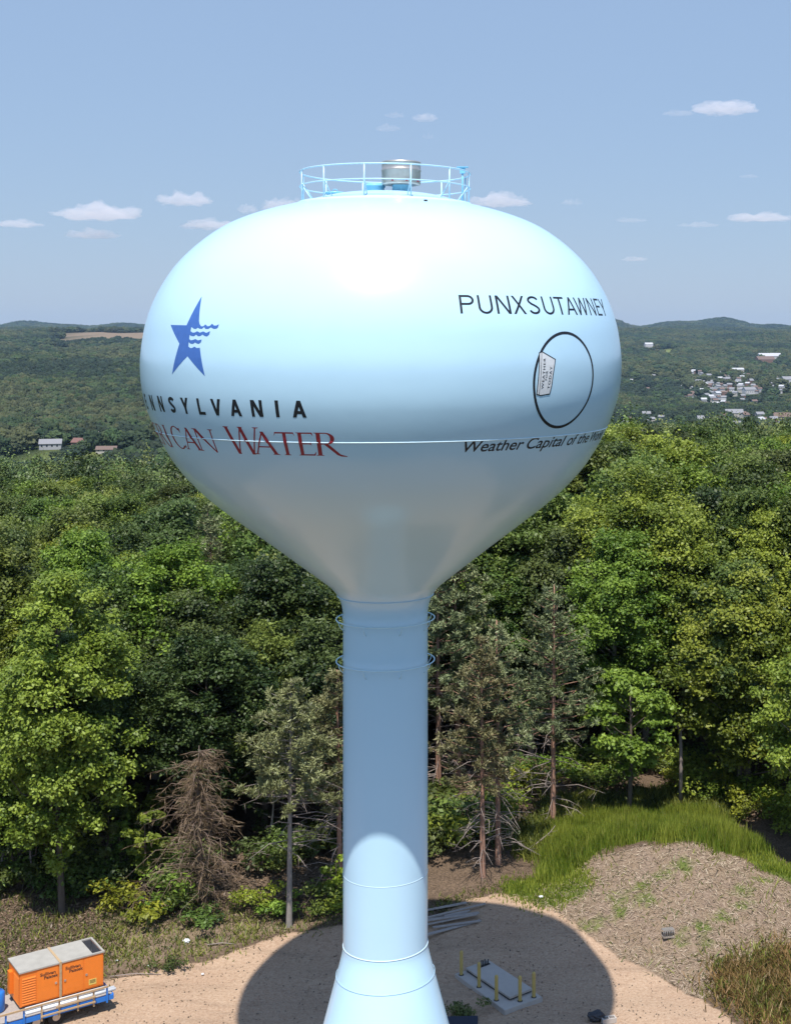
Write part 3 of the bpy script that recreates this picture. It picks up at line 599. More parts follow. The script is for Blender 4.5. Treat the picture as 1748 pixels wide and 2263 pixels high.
def pine(seed, H, base, rmax, ntuft, tan=False, dead=True, bark='pinebark', dead_from=0.08):
    """pine: straight trunk, whorled limbs, needle tufts at their ends, bare dead limbs below"""
    rng = np.random.default_rng(seed); q = MB(); r0 = 0.010*H+0.03
    lean = rng.normal(size=2)*0.015*H
    ax = lambda z: Vector((lean[0]*z/H, lean[1]*z/H, z))
    q.tube([(0, 0, -0.4)] + [ax(t*H) for t in np.linspace(0, 0.99, 9)], [r0*1.3] + [r0*(1-0.9*t)+0.01 for t in np.linspace(0, 0.99, 9)], 8)
    C, N_, T_, S_, tint = [], [], [], [], []
    z = base
    while z < H*0.985:
        f = (z-base)/(H-base); rad = rmax*(1-f)**0.75*(0.55+0.45*min(1, f*4+0.35))
        nb = rng.integers(4, 7) if f < 0.9 else 4
        a0 = rng.uniform(0, 6.28)
        for k in range(nb):
            a = a0 + 6.283*k/nb + rng.normal()*0.25; L = max(0.25, rad*rng.uniform(0.6, 1.15)); up = rng.uniform(0.1, 0.45) + 0.5*f
            s0 = ax(z + rng.normal()*0.1); e = s0 + Vector((math.cos(a)*L, math.sin(a)*L, up*L*0.7))
            mid = s0.lerp(e, 0.55) - Vector((0, 0, 0.06*L))
            q.tube([s0, mid, e], [0.03*(1-f)+0.012, 0.018, 0.006], 5)
            nt = max(3, int(ntuft*L/rmax))
            for _ in range(nt):
                t = rng.uniform(0.35, 1.05); p = np.array(s0.lerp(e, t)) + rng.normal(size=3)*np.array([0.3, 0.3, 0.14])*min(1, L)*0.55
                m = 20; dd = sph(rng, m) + np.array([math.cos(a)*0.5, math.sin(a)*0.5, 0.55]); dd /= np.linalg.norm(dd, axis=1, keepdims=True)
                ln = rng.uniform(0.18, 0.34, m)
                C.append(p + dd*ln[:, None]*0.5); T_.append(dd); N_.append(np.cross(dd, rng.normal(size=(m, 3)))+np.array([0, 0, 0.5])); S_.append(ln)
                tint.append(np.full(m, rng.uniform(0.15, 0.85)) + rng.normal(size=m)*0.12)
        z += rng.uniform(0.32, 0.55)
    C = np.vstack(C); crown = quads_mesh('crown', C, np.vstack(N_), np.concatenate(S_), 0.2, rng, np.concatenate(tint), M['needle_tan' if tan else 'needle'], tan=np.vstack(T_))
    limbs = MB()
    if dead:
        z = H*dead_from
        while z < base+0.12*H:
            for k in range(rng.integers(2, 5)):
                a = rng.uniform(0, 6.283); L = rmax*rng.uniform(0.35, 0.95); s0 = ax(z)
                e = s0 + Vector((math.cos(a)*L, math.sin(a)*L, -rng.uniform(-0.05, 0.4)*L)); mid = s0.lerp(e, 0.5) + Vector((rng.normal()*0.08, rng.normal()*0.08, 0.10*L))
                limbs.tube([s0, mid, e], [0.026, 0.018, 0.006], 5)
                for _ in range(4):
                    t = rng.uniform(0.35, 0.95); p = s0.lerp(e, t) if t > 0.5 else mid
                    limbs.tube([p, p + Vector((rng.normal()*0.3, rng.normal()*0.3, rng.normal()*0.18))*L*0.5], [0.010, 0.003], 4)
            z += rng.uniform(0.22, 0.5)
    return crown, q.mesh('trunk', M[bark]), (limbs.mesh('dead_limbs', M['deadtwig']) if dead else None)

def tree(name, label, loc, crown, trunk, rz=0.0, sc=1.0, group=None, leaf=None, limbs=None, sz=None):
    t = empty(name, label, 'tree', loc, rz, group); t.scale = (sc, sc, sz or sc)
    c = link('crown', crown, t); link('trunk', trunk, t)
    if limbs: link('dead_limbs', limbs, t)
    if leaf: c.material_slots[0].link = 'OBJECT'; c.material_slots[0].material = M[leaf]
    return t
def onground(x, y): return (x, y, float(ground(x, y)))

BL = [broadleaf(1, 15, 2.6, 3.6, 190, 680, 0.20, 0.85), broadleaf(2, 17, 2.6, 4.0, 210, 680, 0.21, 0.75), broadleaf(3, 14, 1.8, 3.3, 175, 680, 0.19, 0.95, top=0.6),
      broadleaf(4, 18, 3.6, 4.4, 220, 680, 0.22, 0.7, 'palebark'), broadleaf(5, 13, 1.0, 3.7, 185, 680, 0.20, 0.8, top=0.65)]
BH = [15, 17, 14, 18, 13]
PN = [pine(11, 13, 5.0, 2.7, 17), pine(12, 14, 5.0, 3.0, 18, True), pine(13, 12, 3.6, 2.8, 18)]

def edge_y(u):                      # where the wood begins behind the clearing
    px = CX + u*F
    return np.interp(px, [-200, 0, 200, 400, 760, 1000, 1100, 1200, 1500, 1610, 1748, 2000], [66, 66, 67.5, 68.5, 71.5, 73, 78, 82, 83, 79, 75.5, 72])

# --- trees one can pick out at the wood's edge
TR = 'trees picked out at the edge of the wood'
x, y = -23.2, 66.4; c_, t_ = broadleaf(21, 17, 1.6, 3.1, 210, 680, 0.19, 0.85, tr=0.16)
tree('broadleaf_tree', 'tall bright yellow-green maple at the far left end of the wood, behind the orange compressor', onground(x, y), c_, t_, 0.4, 1.0, leaf='leaf_bright')
x, y = at(1067, 1938, 1.0)[:2]; c_, t_, l_ = pine(31, 11.9, 4.6, 2.7, 13, True)
tree('pine_tree', 'blue-green pine with bare grey lower limbs, nearer of the pair beside the stem', onground(x, y), c_, t_, 0.3, limbs=l_)
x, y = at(1101, 1912, 1.1)[:2]; c_, t_, l_ = pine(32, 12.6, 5.2, 2.9, 13)
tree('pine_tree', 'blue-green pine with the thickest reddish trunk, between its paired pine and the tall grass', onground(x, y), c_, t_, 1.3, limbs=l_)
x, y = 0.3, 76.5; c_, t_, l_ = pine(33, 13.2, 4.6, 3.3, 14)
tree('pine_tree', 'pine with a pointed bluish crown standing behind the pair of bare-limbed pines', onground(x, y), c_, t_, 2.0, limbs=l_)
x, y = at(639, 2046, 0.5)[:2]; c_, t_, l_ = pine(34, 11.8, 5.6, 3.1, 20, True, bark='palebark', dead_from=0.30)
tree('pine_tree', 'lone pine with a long bare pale trunk and tan-green crown just left of the stem', onground(x, y), c_, t_, 0.6, limbs=l_)
x, y = -10.2, 68.3; c_, t_, l_ = pine(35, 11.0, 4.4, 2.6, 19, True)
tree('pine_tree', 'brownish pine half hidden by the left side of the tower stem', onground(x, y), c_, t_, 1.6, limbs=l_)

def dead_conifer():
    rng = np.random.default_rng(41); q = MB(); H = 7.6
    q.tube([(0, 0, -0.3), (0.03, 0, 2.5), (-0.04, 0.03, 5), (0, 0, H)], [0.15, 0.11, 0.07, 0.015], 8)
    w = MB(); C, T_, S_ = [], [], []
    for _ in range(260):
        z = rng.uniform(0.6, H*0.97); a = rng.uniform(0, 6.283); f = z/H; L = (0.5+2.2*(1-f)**0.75)*rng.uniform(0.3, 1.2)*(1+0.25*math.sin(3*a+z))
        s0 = Vector((0, 0, z)); o = Vector((math.cos(a), math.sin(a), 0))
        p1 = s0 + o*L*0.6 + Vector((0, 0, 0.10*L)); p2 = s0 + o*L + Vector((rng.normal()*0.15*L, rng.normal()*0.15*L, -rng.uniform(-0.05, 0.55)*L))
        w.tube([s0, p1, p2], [0.018, 0.011, 0.004], 4)
        for _ in range(22):
            t = rng.uniform(0.3, 1.0); p = s0.lerp(p1, t) if t < 0.6 else p1.lerp(p2, (t-0.6)/0.4)
            dd = np.array([math.cos(a)*0.4+rng.normal()*0.6, math.sin(a)*0.4+rng.normal()*0.6, -0.55+rng.normal()*0.35]); dd /= np.linalg.norm(dd); ln = rng.uniform(0.15, 0.5)
            C.append(np.array(p)+dd*ln*0.5); T_.append(dd); S_.append(ln)
    C = np.array(C); T_ = np.array(T_)
    tw = quads_mesh('twigs', C, np.cross(T_, rng.normal(size=T_.shape)), np.array(S_), 0.055, rng, rng.uniform(0, 1, len(C)), M['deadneedle'], tan=T_)
    x, y = at(440, 2000, 0.8)[:2]
    t = empty('dead_conifer', 'dead brown conifer with drooping leafless twigs at the wood edge', 'tree', onground(x, y)); t.scale = (1.35, 1.2, 1.02)
    link('trunk', q.mesh('trunk', M['bark']), t); link('branches', w.mesh('branches', M['drybranch']), t); link('twigs', tw, t)
dead_conifer()
x, y = at(1390, 1798, 1.6)[:2]; c_, t_ = broadleaf(22, 8.6, 1.8, 2.4, 75, 380, 0.23, 0.6, 'bark', tr=0.14)
tree('young_tree', 'young tree with layered bright leaves and a straight bare trunk rising behind the tall grass', onground(x, y), c_, t_, 0.2, leaf='leaf_bright')
c_, t_ = broadleaf(23, 12.5, 2.6, 3.2, 115, 680, 0.20, 0.65, 'palebark')
tree('broadleaf_tree', 'leafy tree overhanging the right border of the view with sunlit low boughs', onground(13.6, 70.5), c_, t_, 1.0, leaf='leaf_bright')
c_, t_ = broadleaf(24, 18.5, 4.0, 5.4, 260, 700, 0.21, 0.65, 'palebark', tr=0.2)
tree('broadleaf_tree', 'largest bright green maple right of the tower, its layered crown above the pointed pine', onground(6.2, 88.0), c_, t_, 0.0, leaf='leaf_bright')
c_, t_ = broadleaf(25, 14.0, 1.6, 3.5, 160, 680, 0.20, 0.65, 'bark')
tree('broadleaf_tree', 'dark trunked maple with emerald layered boughs above the right end of the grass', onground(11.0, 80.0), c_, t_, 0.0, leaf='leaf_mid')
c_, t_ = broadleaf(26, 4.8, 1.2, 1.0, 20, 150, 0.26, 0.8, 'bark', tr=0.06)
x, y = gpt(303, 2010); tree('young_tree', 'slim bright green sapling against the dark wood left of the dead conifer', onground(x, y+1), c_, t_, leaf='leaf_bright')
c_, t_ = broadleaf(27, 3.1, 0.5, 0.9, 16, 130, 0.24, 0.8, 'bark', tr=0.04)
tree('young_tree', 'yellow-green sapling touching the left side of the tower stem in the view', onground(-10.0, 66.3), c_, t_, leaf='leaf_yellow')
b = MB(); b.tube([(0,0,-0.3),(0.03,0,2.4),(0,0,4.3)], [0.13,0.11,0.09], 8); b.tube([(0,0,4.2),(-0.25,0.1,4.6),(-0.62,0.1,5.2)], [0.075,0.05,0.02], 6); b.tube([(0,0,4.2),(0.22,0,4.4)], [0.06,0.03], 6)
SAP = [broadleaf(51, 5.2, 1.0, 1.3, 34, 130, 0.22, 0.7, 'bark', tr=0.05), broadleaf(52, 6.6, 1.8, 1.5, 40, 130, 0.23, 0.7, 'palebark', tr=0.06)]
for i in range(22):
    u = np.random.default_rng(600+i).uniform(-0.40, -0.125); y = float(edge_y(u)) + np.random.default_rng(700+i).uniform(0.4, 3.6)
    if abs(u*y+12.1) < 1.2 or abs(u*y+16.7) < 1.8: continue
    tree('young_tree', 'thin sapling with sparse leaves in the shade under the left wood', onground(u*y, y), *SAP[i % 2], i*1.3, 0.8+0.4*((i*7) % 5)/5, 'saplings under the left wood', leaf=('leaf_mid', 'leaf_bright', 'leaf_dark')[i % 3])
o = b.build('dead_snag', M['deadtwig']); o.location = onground(7.55, 78.9); tag(o, 'bleached broken snag with a forked top in the dark gap of the right-hand wood', 'dead tree')
b = MB(); b.tube([(0,0,-0.1),(0.55,0.1,0.35),(1.15,0.1,0.85),(1.4,0.1,1.2)], [0.06,0.05,0.035,0.012], 6); b.tube([(0.95,0.1,0.7),(1.35,0,0.68)], [0.03,0.01], 5); b.tube([(1.15,0.1,0.85),(1.6,0.1,0.95)], [0.025,0.008], 5)
o = b.build('dead_branch', M['deadtwig']); o.location = onground(-1.0, 73.0); tag(o, 'pale fallen branch propped at the edge of the tall grass beside the pines', 'branch')

# --- the wood: individual trees behind the clearing, nearest first
rng = np.random.default_rng(7)
spots = []
for yy in np.arange(66, 190, 4.3):
    for xx in np.arange(-0.44*yy, 0.22*yy, 4.5):
        x = xx + rng.uniform(-1.6, 1.6); y = yy + rng.uniform(-1.6, 1.6); u = x/y
        if u < -0.425 or u > 0.20 or y < edge_y(u) + 1.2: continue
        if abs(x-6.2) < 3.0 and abs(y-88) < 3.0: continue
        if u < -0.09 and u > -0.135 and y < 71: continue
        spots.append((y, x))
spots.sort(); spots = spots[:292]; Y_END = spots[-1][0]
SHADE = {'leaf_dark': 'dark green', 'leaf_mid': 'mid green', 'leaf_bright': 'light green'}
for y, x in spots:
    u = x/y; side = 'left of the tower stem' if u < -0.1166 else 'right of the tower stem'
    dpt = y - float(edge_y(u)); front = dpt < 8
    want = (rng.uniform(10.5, 14) if front else rng.uniform(13, 16)) if u < -0.1 else (rng.uniform(11.5, 15.5) if front else rng.uniform(15, 19))
    if rng.uniform() < (0.24 if -0.30 < u < -0.02 and y < 100 else 0.05):
        k = rng.integers(0, 3); c_, t_, l_ = PN[k]; h = (13, 14, 12)[k]
        tree('pine_tree', 'slender pine among the crowded broadleaf trees %s' % side, onground(x, y), c_, t_, rng.uniform(0, 6.28), want*0.97/h, 'pines inside the wood %s' % side, limbs=l_)
        continue
    k = int(rng.choice(5)); 
    pr = (0.30, 0.48, 0.22) if u < -0.1 else (0.22, 0.46, 0.32)
    lf = ('leaf_dark', 'leaf_mid', 'leaf_bright')[rng.choice(3, p=pr)]
    s = want/BH[k]
    tree('broadleaf_tree', '%s broadleaf tree crowded among others in the wood %s' % (SHADE[lf], side), onground(x, y), *BL[k], rng.uniform(0, 6.28), max(0.85, s)*rng.uniform(0.92, 1.08),
         '%s trees of the wood %s' % (SHADE[lf], side), leaf=lf, sz=s)

# --- understorey shrubs
def shrub(seed, h, w, nl, leaf, size=0.2):
    r = np.random.default_rng(seed); C, N_, tint = [], [], []
    for i in range(10):
        c = np.array([r.normal()*w*0.35, r.normal()*w*0.35, h*r.uniform(0.3, 0.85)]); k = nl; d = sph(r, k)
        C.append(c + d*r.uniform(0.4, 1, (k, 1))*np.array([w*0.38, w*0.38, h*0.26])); N_.append(d*0.4+np.array([0, 0, 0.8])+r.normal(size=(k, 3))*0.4); tint.append(r.uniform(0.2, 0.8)+r.normal(size=k)*0.15)
    C = np.vstack(C)
    f = quads_mesh('foliage', C, np.vstack(N_), size*r.uniform(0.6, 1.3, len(C)), 0.5, r, np.concatenate(tint), M[leaf]); q = MB()
    for i in range(5): q.tube([(0, 0, -0.1), (r.normal()*w*0.15, r.normal()*w*0.15, h*0.4), (r.normal()*w*0.35, r.normal()*w*0.35, h*0.75)], [0.025, 0.016, 0.006], 5)
    return f, q.mesh('stems', M['bark'])
SH = [shrub(1, 1.2, 1.3, 60, 'leaf_mid'), shrub(2, 1.5, 1.7, 80, 'leaf_mid'), shrub(3, 0.8, 1.2, 60, 'leaf_mid')]
def put_shrub(px, py, k, leaf, label, group=None, sc=1.0, xy=None):
    x, y = xy or gpt(px, py); t = empty('shrub', label, 'shrub', onground(x, y), rng.uniform(0, 6), group); t.scale = (sc,)*3
    f = link('foliage', SH[k][0], t); link('stems', SH[k][1], t); f.material_slots[0].link = 'OBJECT'; f.material_slots[0].material = M[leaf]
put_shrub(275, 2015, 1, 'leaf_yellow', 'yellow-green shrub at the wood edge nearest the orange compressor')
put_shrub(327, 2040, 2, 'leaf_yellow', 'low pale yellow bush in front of the dead conifer, on the brown slope', sc=1.2)
put_shrub(356, 2005, 1, 'leaf_bright', 'fresh green shrub between the slim sapling and the dead conifer', sc=1.3)
put_shrub(398, 2018, 0, 'leaf_mid', 'dull green bush at the foot of the dead conifer')
put_shrub(455, 2045, 2, 'leaf_mid', 'small green bush just right of the dead conifer trunk')
put_shrub(564, 2012, 0, 'leaf_yellow', 'yellowish bush left of the lone bare-trunked pine')
put_shrub(612, 2025, 2, 'leaf_bright', 'leafy bush touching the foot of the lone bare-trunked pine')
put_shrub(700, 2015, 1, 'leaf_mid', 'broad green bush between the lone pine and the tower stem')
put_shrub(742, 2022, 0, 'leaf_bright', 'light green bush beside the tower stem, above its shadow')
for i in range(44):
    u = rng.uniform(-0.035, 0.175); y = float(edge_y(u)) - rng.uniform(-3.5, 1.6)
    put_shrub(0, 0, i % 2, ('leaf_bright', 'leaf_mid', 'leaf_yellow')[i % 3], 'leafy shrub lining the wood behind the tall grass', 'shrubs behind the tall grass', rng.uniform(0.8, 1.5), (u*y, y))
for i in range(30):
    u = rng.uniform(-0.395, -0.15); y = float(edge_y(u)) + rng.uniform(0.2, 2.5)
    put_shrub(0, 0, i % 2, ('leaf_dark', 'leaf_mid')[i % 2], 'shaded bush under the first trees left of the tower', 'shaded bushes under the left wood', rng.uniform(0.8, 1.4), (u*y, y))

for i in range(26):
    u = rng.uniform(-0.155, -0.04); y = rng.uniform(70.5, 77.5)
    if -0.058 < u < -0.04 and y < 73: continue
    put_shrub(0, 0, i % 2, ('leaf_mid', 'leaf_dark', 'leaf_bright')[i % 3], 'bush in the gap of the wood behind the tower stem', 'bushes behind the tower stem', rng.uniform(0.9, 1.7), (u*y, y))

# --- grass, weeds, straw: uncountable
def scatter(poly, k, seed):
    r = np.random.default_rng(seed); lo, hi = poly.min(0), poly.max(0); P = []
    while sum(len(p) for p in P) < k:
        q = r.uniform(lo, hi, (k, 2)); P.append(q[inpoly(q[:, 0], q[:, 1], poly)])
    return np.vstack(P)[:k], r
def blades(name, label, polys, dens, h0, h1, w, leaf, seed, lean=0.25, fuzz=0.3):
    V, T = [], []
    for j, poly in enumerate(polys):
        area = 0.5*abs(np.sum(poly[:, 0]*np.roll(poly[:, 1], 1)-poly[:, 1]*np.roll(poly[:, 0], 1)))
        P, r = scatter(poly, int(area*dens), seed+j); k = len(P); P = P + r.normal(size=P.shape)*fuzz
        patch = np.array([mnoise.noise(Vector((p[0]*0.6, p[1]*0.6, seed))) for p in P]); keep = patch > -0.55 + r.uniform(-0.4, 0.4, k)
        P, patch = P[keep], patch[keep]; k = len(P)
        z = ground(P[:, 0], P[:, 1]); h = r.uniform(h0, h1, k)*(1+0.5*patch); a = r.uniform(0, 6.28, k); d = np.stack([np.cos(a), np.sin(a), 0*a], 1)
        base = np.stack([P[:, 0], P[:, 1], z-0.03], 1); tip = base + np.stack([r.normal(size=k)*lean*h, r.normal(size=k)*lean*h, h], 1)
        mid = base*0.5+tip*0.5+np.array([0, 0, 0.06])*h[:, None]
        V.append(np.stack([base-d*w/2, base+d*w/2, mid+d*w*0.45, tip, mid-d*w*0.45], 1).reshape(-1, 3)); T.append(0.45+0.7*patch+r.normal(size=k)*0.3)
    o = link(name, raw_mesh(name, np.vstack(V), 5, np.concatenate(T), M[leaf])); return tag(o, label, 'grass', kind='stuff')
blades('tall_grass', 'tall bright green grass between the mound and the right-hand wood', [P_GRASS], 620, 0.35, 0.95, 0.042, 'grass', 5, 0.15, 0.25)
blades('short_grass', 'short green grass patches along the sand beside the mound', P_LOW[:2], 420, 0.12, 0.3, 0.045, 'grass', 15)
blades('sparse_shoots', 'sparse green and yellow shoots coming up through the straw of the mound', [P_STRAW], 14, 0.08, 0.3, 0.05, 'weed', 55, 0.8)
blades('verge_weeds', 'thin weeds on the brown verge between the pines and the sand', [P_LOW[2]], 150, 0.08, 0.3, 0.05, 'weed', 75, 0.6)
blades('back_weeds', 'mixed weeds and seedlings between the tall grass and the right-hand wood', [P_BACK], 170, 0.15, 0.6, 0.06, 'weed', 85, 0.4)
blades('bank_weeds', 'thin weeds over the brown leaf litter behind the orange compressor', [np.array([(-27.5,58.5),(-23,59.5),(-20,62),(-19,66),(-27,68)])], 60, 0.08, 0.35, 0.05, 'weed', 95, 0.6)
blades('rank_weeds', 'taller yellowish stems standing among the green grass', [P_GRASS], 30, 0.5, 1.05, 0.05, 'weed', 65, 0.15)
blades('weeds', 'scattered green and yellowish weeds on the brown bank left of the tower', [P_WEED], 85, 0.07, 0.32, 0.05, 'weed', 25, 0.7, 0.4)
blades('dry_weeds', 'rusty and green rank weeds at the lower right corner beyond the straw', [P_DRY], 240, 0.15, 0.6, 0.045, 'dryweed', 35, 0.6, 0.6)
blades('green_weeds', 'green tufts among the rusty weeds at the lower right corner', [P_DRY], 130, 0.15, 0.5, 0.06, 'weed', 45, 0.5, 0.7)
def strewn(name, label, cat, poly, k, s0, s1, asp, leaf, seed, zoff=0.03):
    P, r = scatter(poly, k, seed); z = ground(P[:, 0], P[:, 1]); a = r.uniform(0, 6.28, k)
    C = np.stack([P[:, 0], P[:, 1], z+zoff+r.uniform(0, 0.04, k)], 1); N_ = np.array([0, -0.1, 1.0])+r.normal(size=(k, 3))*0.25
    o = link(name, quads_mesh(name, C, N_, r.uniform(s0, s1, k), asp, r, r.uniform(0, 1, k), M[leaf])); return tag(o, label, cat, kind='stuff')
strewn('straw', 'dry straw mulch strewn over the mound and the slope in front of it', 'straw', P_STRAW, 9000, 0.12, 0.42, 0.08, 'straw', 3)
strewn('gravel', 'small stones and clods scattered over the sandy yard', 'gravel', P_SAND, 9000, 0.03, 0.12, 0.7, 'litter', 8, 0.004)
strewn('leaf_litter', 'brown leaf litter and twigs on the bank before the left wood', 'leaf litter', np.array([(-29,56),(-23.5,58),(-20,61),(-19,64.5),(-13,65.5),(-8,66.5),(-8,72),(-16,72),(-27,70)]), 16000, 0.08, 0.3, 0.3, 'litter', 4)

# --- far woods as one mass each (placed crowns), town, poles
def crown_proto(name, seed, k, leaf, material, core=True):
    r = np.random.default_rng(seed); d = sph(r, k); d[:, 2] = np.abs(d[:, 2])*1.0 - 0.25*r.uniform(0, 1, k)
    lump = 1+0.22*np.sin(d[:, 0]*4+seed)*np.sin(d[:, 1]*5+seed*2)+0.16*np.sin(d[:, 2]*7+d[:, 0]*6)
    C = d*lump[:, None]*r.uniform(0.82, 1.05, (k, 1))*np.array([0.5, 0.5, 0.62])+np.array([0, 0, 0.4])
    V = None; q = quads_mesh(name, C, d+r.normal(size=(k, 3))*0.4+np.array([0, 0, 0.3]), leaf*r.uniform(0.6, 1.3, k), 0.75, r, 0.5+0.25*np.sin(C[:, 0]*9+C[:, 1]*7)+r.normal(size=k)*0.18, M[material])
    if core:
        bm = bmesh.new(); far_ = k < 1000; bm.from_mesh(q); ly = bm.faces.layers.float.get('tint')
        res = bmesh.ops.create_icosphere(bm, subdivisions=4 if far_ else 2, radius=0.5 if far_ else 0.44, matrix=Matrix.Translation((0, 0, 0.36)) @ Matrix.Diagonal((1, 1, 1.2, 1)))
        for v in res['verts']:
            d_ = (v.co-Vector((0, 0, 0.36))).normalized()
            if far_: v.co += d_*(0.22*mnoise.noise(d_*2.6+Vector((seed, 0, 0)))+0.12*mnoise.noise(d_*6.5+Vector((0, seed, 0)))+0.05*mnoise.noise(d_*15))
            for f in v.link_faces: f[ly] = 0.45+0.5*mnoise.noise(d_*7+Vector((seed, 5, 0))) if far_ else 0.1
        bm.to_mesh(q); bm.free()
    return bpy.data.objects.new(name, q)
def far_wood(name, label, protos, P, S, seed, material_rand=True):
    pc = bpy.data.collections.new(name + '_crowns')
    for p in protos: pc.objects.link(p)
    r = np.random.default_rng(seed); k = len(P); me = bpy.data.meshes.new(name)
    me.vertices.add(k); me.vertices.foreach_set('co', P.astype(np.float32).ravel()); me.update()
    a = me.attributes.new('size', 'FLOAT_VECTOR', 'POINT'); a.data.foreach_set('vector', S.astype(np.float32).ravel())
    a = me.attributes.new('turn', 'FLOAT_VECTOR', 'POINT'); a.data.foreach_set('vector', np.stack([0*P[:, 0], 0*P[:, 0], r.uniform(0, 6.28, k)], 1).astype(np.float32).ravel())
    a = me.attributes.new('pick', 'INT', 'POINT'); 
    if len(protos) == 6:              # stands of one kind, hundreds of metres wide
        q = np.array([mnoise.noise(Vector((p[0]/210, p[1]/420, 3.3))) + 0.5*mnoise.noise(Vector((p[0]/60, p[1]/130, 8.1))) for p in P]) + r.normal(size=k)*0.22
        pick = np.clip(np.floor((q+0.55)/1.1*3), 0, 2)*2 + r.integers(0, 2, k)
    else: pick = r.integers(0, len(protos), k)
    a.data.foreach_set('value', pick.astype(np.int32))
    o = link(name, me); ng = bpy.data.node_groups.new(name, 'GeometryNodeTree')
    ng.interface.new_socket('Geometry', in_out='INPUT', socket_type='NodeSocketGeometry'); ng.interface.new_socket('Geometry', in_out='OUTPUT', socket_type='NodeSocketGeometry')
    N = ng.nodes; L = ng.links; gi = N.new('NodeGroupInput'); go = N.new('NodeGroupOutput'); ip = N.new('GeometryNodeInstanceOnPoints'); ci = N.new('GeometryNodeCollectionInfo')
    ci.inputs['Collection'].default_value = pc; ci.inputs['Separate Children'].default_value = True; ci.inputs['Reset Children'].default_value = True
    def attr(nm, ty):
        q = N.new('GeometryNodeInputNamedAttribute'); q.data_type = ty; q.inputs['Name'].default_value = nm; return q.outputs['Attribute']
    L.new(gi.outputs[0], ip.inputs['Points']); L.new(ci.outputs[0], ip.inputs['Instance']); ip.inputs['Pick Instance'].default_value = True
    L.new(attr('pick', 'INT'), ip.inputs['Instance Index']); L.new(attr('turn', 'FLOAT_VECTOR'), ip.inputs['Rotation']); L.new(attr('size', 'FLOAT_VECTOR'), ip.inputs['Scale'])
    L.new(ip.outputs[0], go.inputs[0]); md = o.modifiers.new('scatter', 'NODES'); md.node_group = ng
    return tag(o, label, 'woods', kind='stuff')
HOUSES = []                         # filled below, kept clear of crowns
def hpos(px, py, d): return ((px-CX)/F*d, d)
FAR_LEFT = [  # px, py at eaves, distance, length, depth, wall height, turn, wall, roof, label
    (112, 972, 1000, 22, 13, 4.5, 0.25, 'wallgrey', 'roofgrey', 'long grey-roofed hall, the leftmost large building below the hill left of the tower'),
    (180, 975, 1010, 17, 12, 5.0, -0.2, 'wallbrick', 'roofred', 'big house with a hipped reddish roof between the grey hall and the utility pole'),
    (236, 990, 975, 20, 9, 3.2, 0.1, 'wallcream', 'roofbrown', 'low long house with a brown roof in front of the lawn left of the tower'),
    (332, 986, 985, 11, 10, 6.0, 0.5, 'wallwhite', 'roofgrey', 'tall white gabled house at the tank edge, right of the lawn'),
    (300, 998, 962, 15, 7, 3.0, 0.0, 'wallbrick', 'roofred', 'low red-roofed building in front of the tall white gabled house'),
    (282, 960, 1200, 9, 8, 4.5, 0.4, 'wallwhite', 'roofgrey', 'small white cottage among trees above the lawn'),
    (4, 990, 985, 9, 8, 4.5, 0.3, 'wallwhite', 'roofgrey', 'pale cottage cut off by the left border of the view'),
    (12, 950, 1290, 10, 5, 3.5, 0.0, 'wallwhite', 'roofgrey', 'low white shed under the first utility pole at the far left')]
def crowns_at(d0, d1, step, umin=-0.66, umax=0.40, seed=0):
    r = np.random.default_rng(seed); ys = np.arange(d0, d1, step); P = []
    for yy in ys:
        xs = np.arange(umin*yy, umax*yy, step); P.append(np.stack([xs+r.uniform(-.42, .42, len(xs))*step, yy+r.uniform(-.42, .42, len(xs))*step], 1))
    P = np.vstack(P); keep = np.ones(len(P), bool); P0 = P
    P = np.stack([P[:, 0]+45*np.sin(P[:, 1]/83)+25*np.sin(P[:, 1]/31+2), P[:, 1]+np.where(P[:, 1] > 2000, 130*np.sin(P[:, 0]/117)+70*np.sin(P[:, 0]/41), 18*np.sin(P[:, 0]/9))], 1) if d1 > 1000 else P; u = P[:, 0]/P[:, 1]
    for a, b, c, d, k in FIELDS: keep &= ~((u > a) & (u < b) & (P[:, 1] > c) & (P[:, 1] < d))
    for a, b, c, d in LAWNS: keep &= ~((u > a) & (u < b) & (P[:, 1] > c-115) & (P[:, 1] < d))
    P = P0
    for h in HOUSES:
        dx = P[:, 0]-h[0]; dy = P[:, 1]-h[1]; keep &= ~((np.abs(dx) < h[2]) & (dy > -h[3]) & (dy < h[2]))
    return P[keep], r

# town houses first (positions), so that the woods leave room for them
TOWN = []
trng = np.random.default_rng(17)
for _ in range(1500):
    if len(TOWN) >= 140: break
    z_ = trng.uniform()
    if z_ < 0.66: px, d = trng.normal(1590, 72), trng.uniform(2050, 2850)
    elif z_ < 0.82: px, d = trng.uniform(1375, 1748), trng.uniform(2150, 2600)
    else: px, d = trng.uniform(1380, 1748), trng.uniform(1380, 1620)
    if not 1360 < px < 1760: continue
    x, y = hpos(px, 0, d)
    if any(math.hypot(x-t[0], (y-t[1])*0.6) < 10 for t in TOWN): continue
    TOWN.append((x, y))
for x, y in TOWN: HOUSES.append((x, y, 7, 24 if y > 1900 else 22))
for h in FAR_LEFT:
    x, y = hpos(h[0], 0, h[2]); HOUSES.append((x, y, h[3]*0.5+3, 150))
FARM = [(1433, 4100), (1700, 3500), (1630, 2950), (1690, 3350), (1745, 2500)]
for px, d in FARM: HOUSES.append((*hpos(px, 0, d), 22, 90))

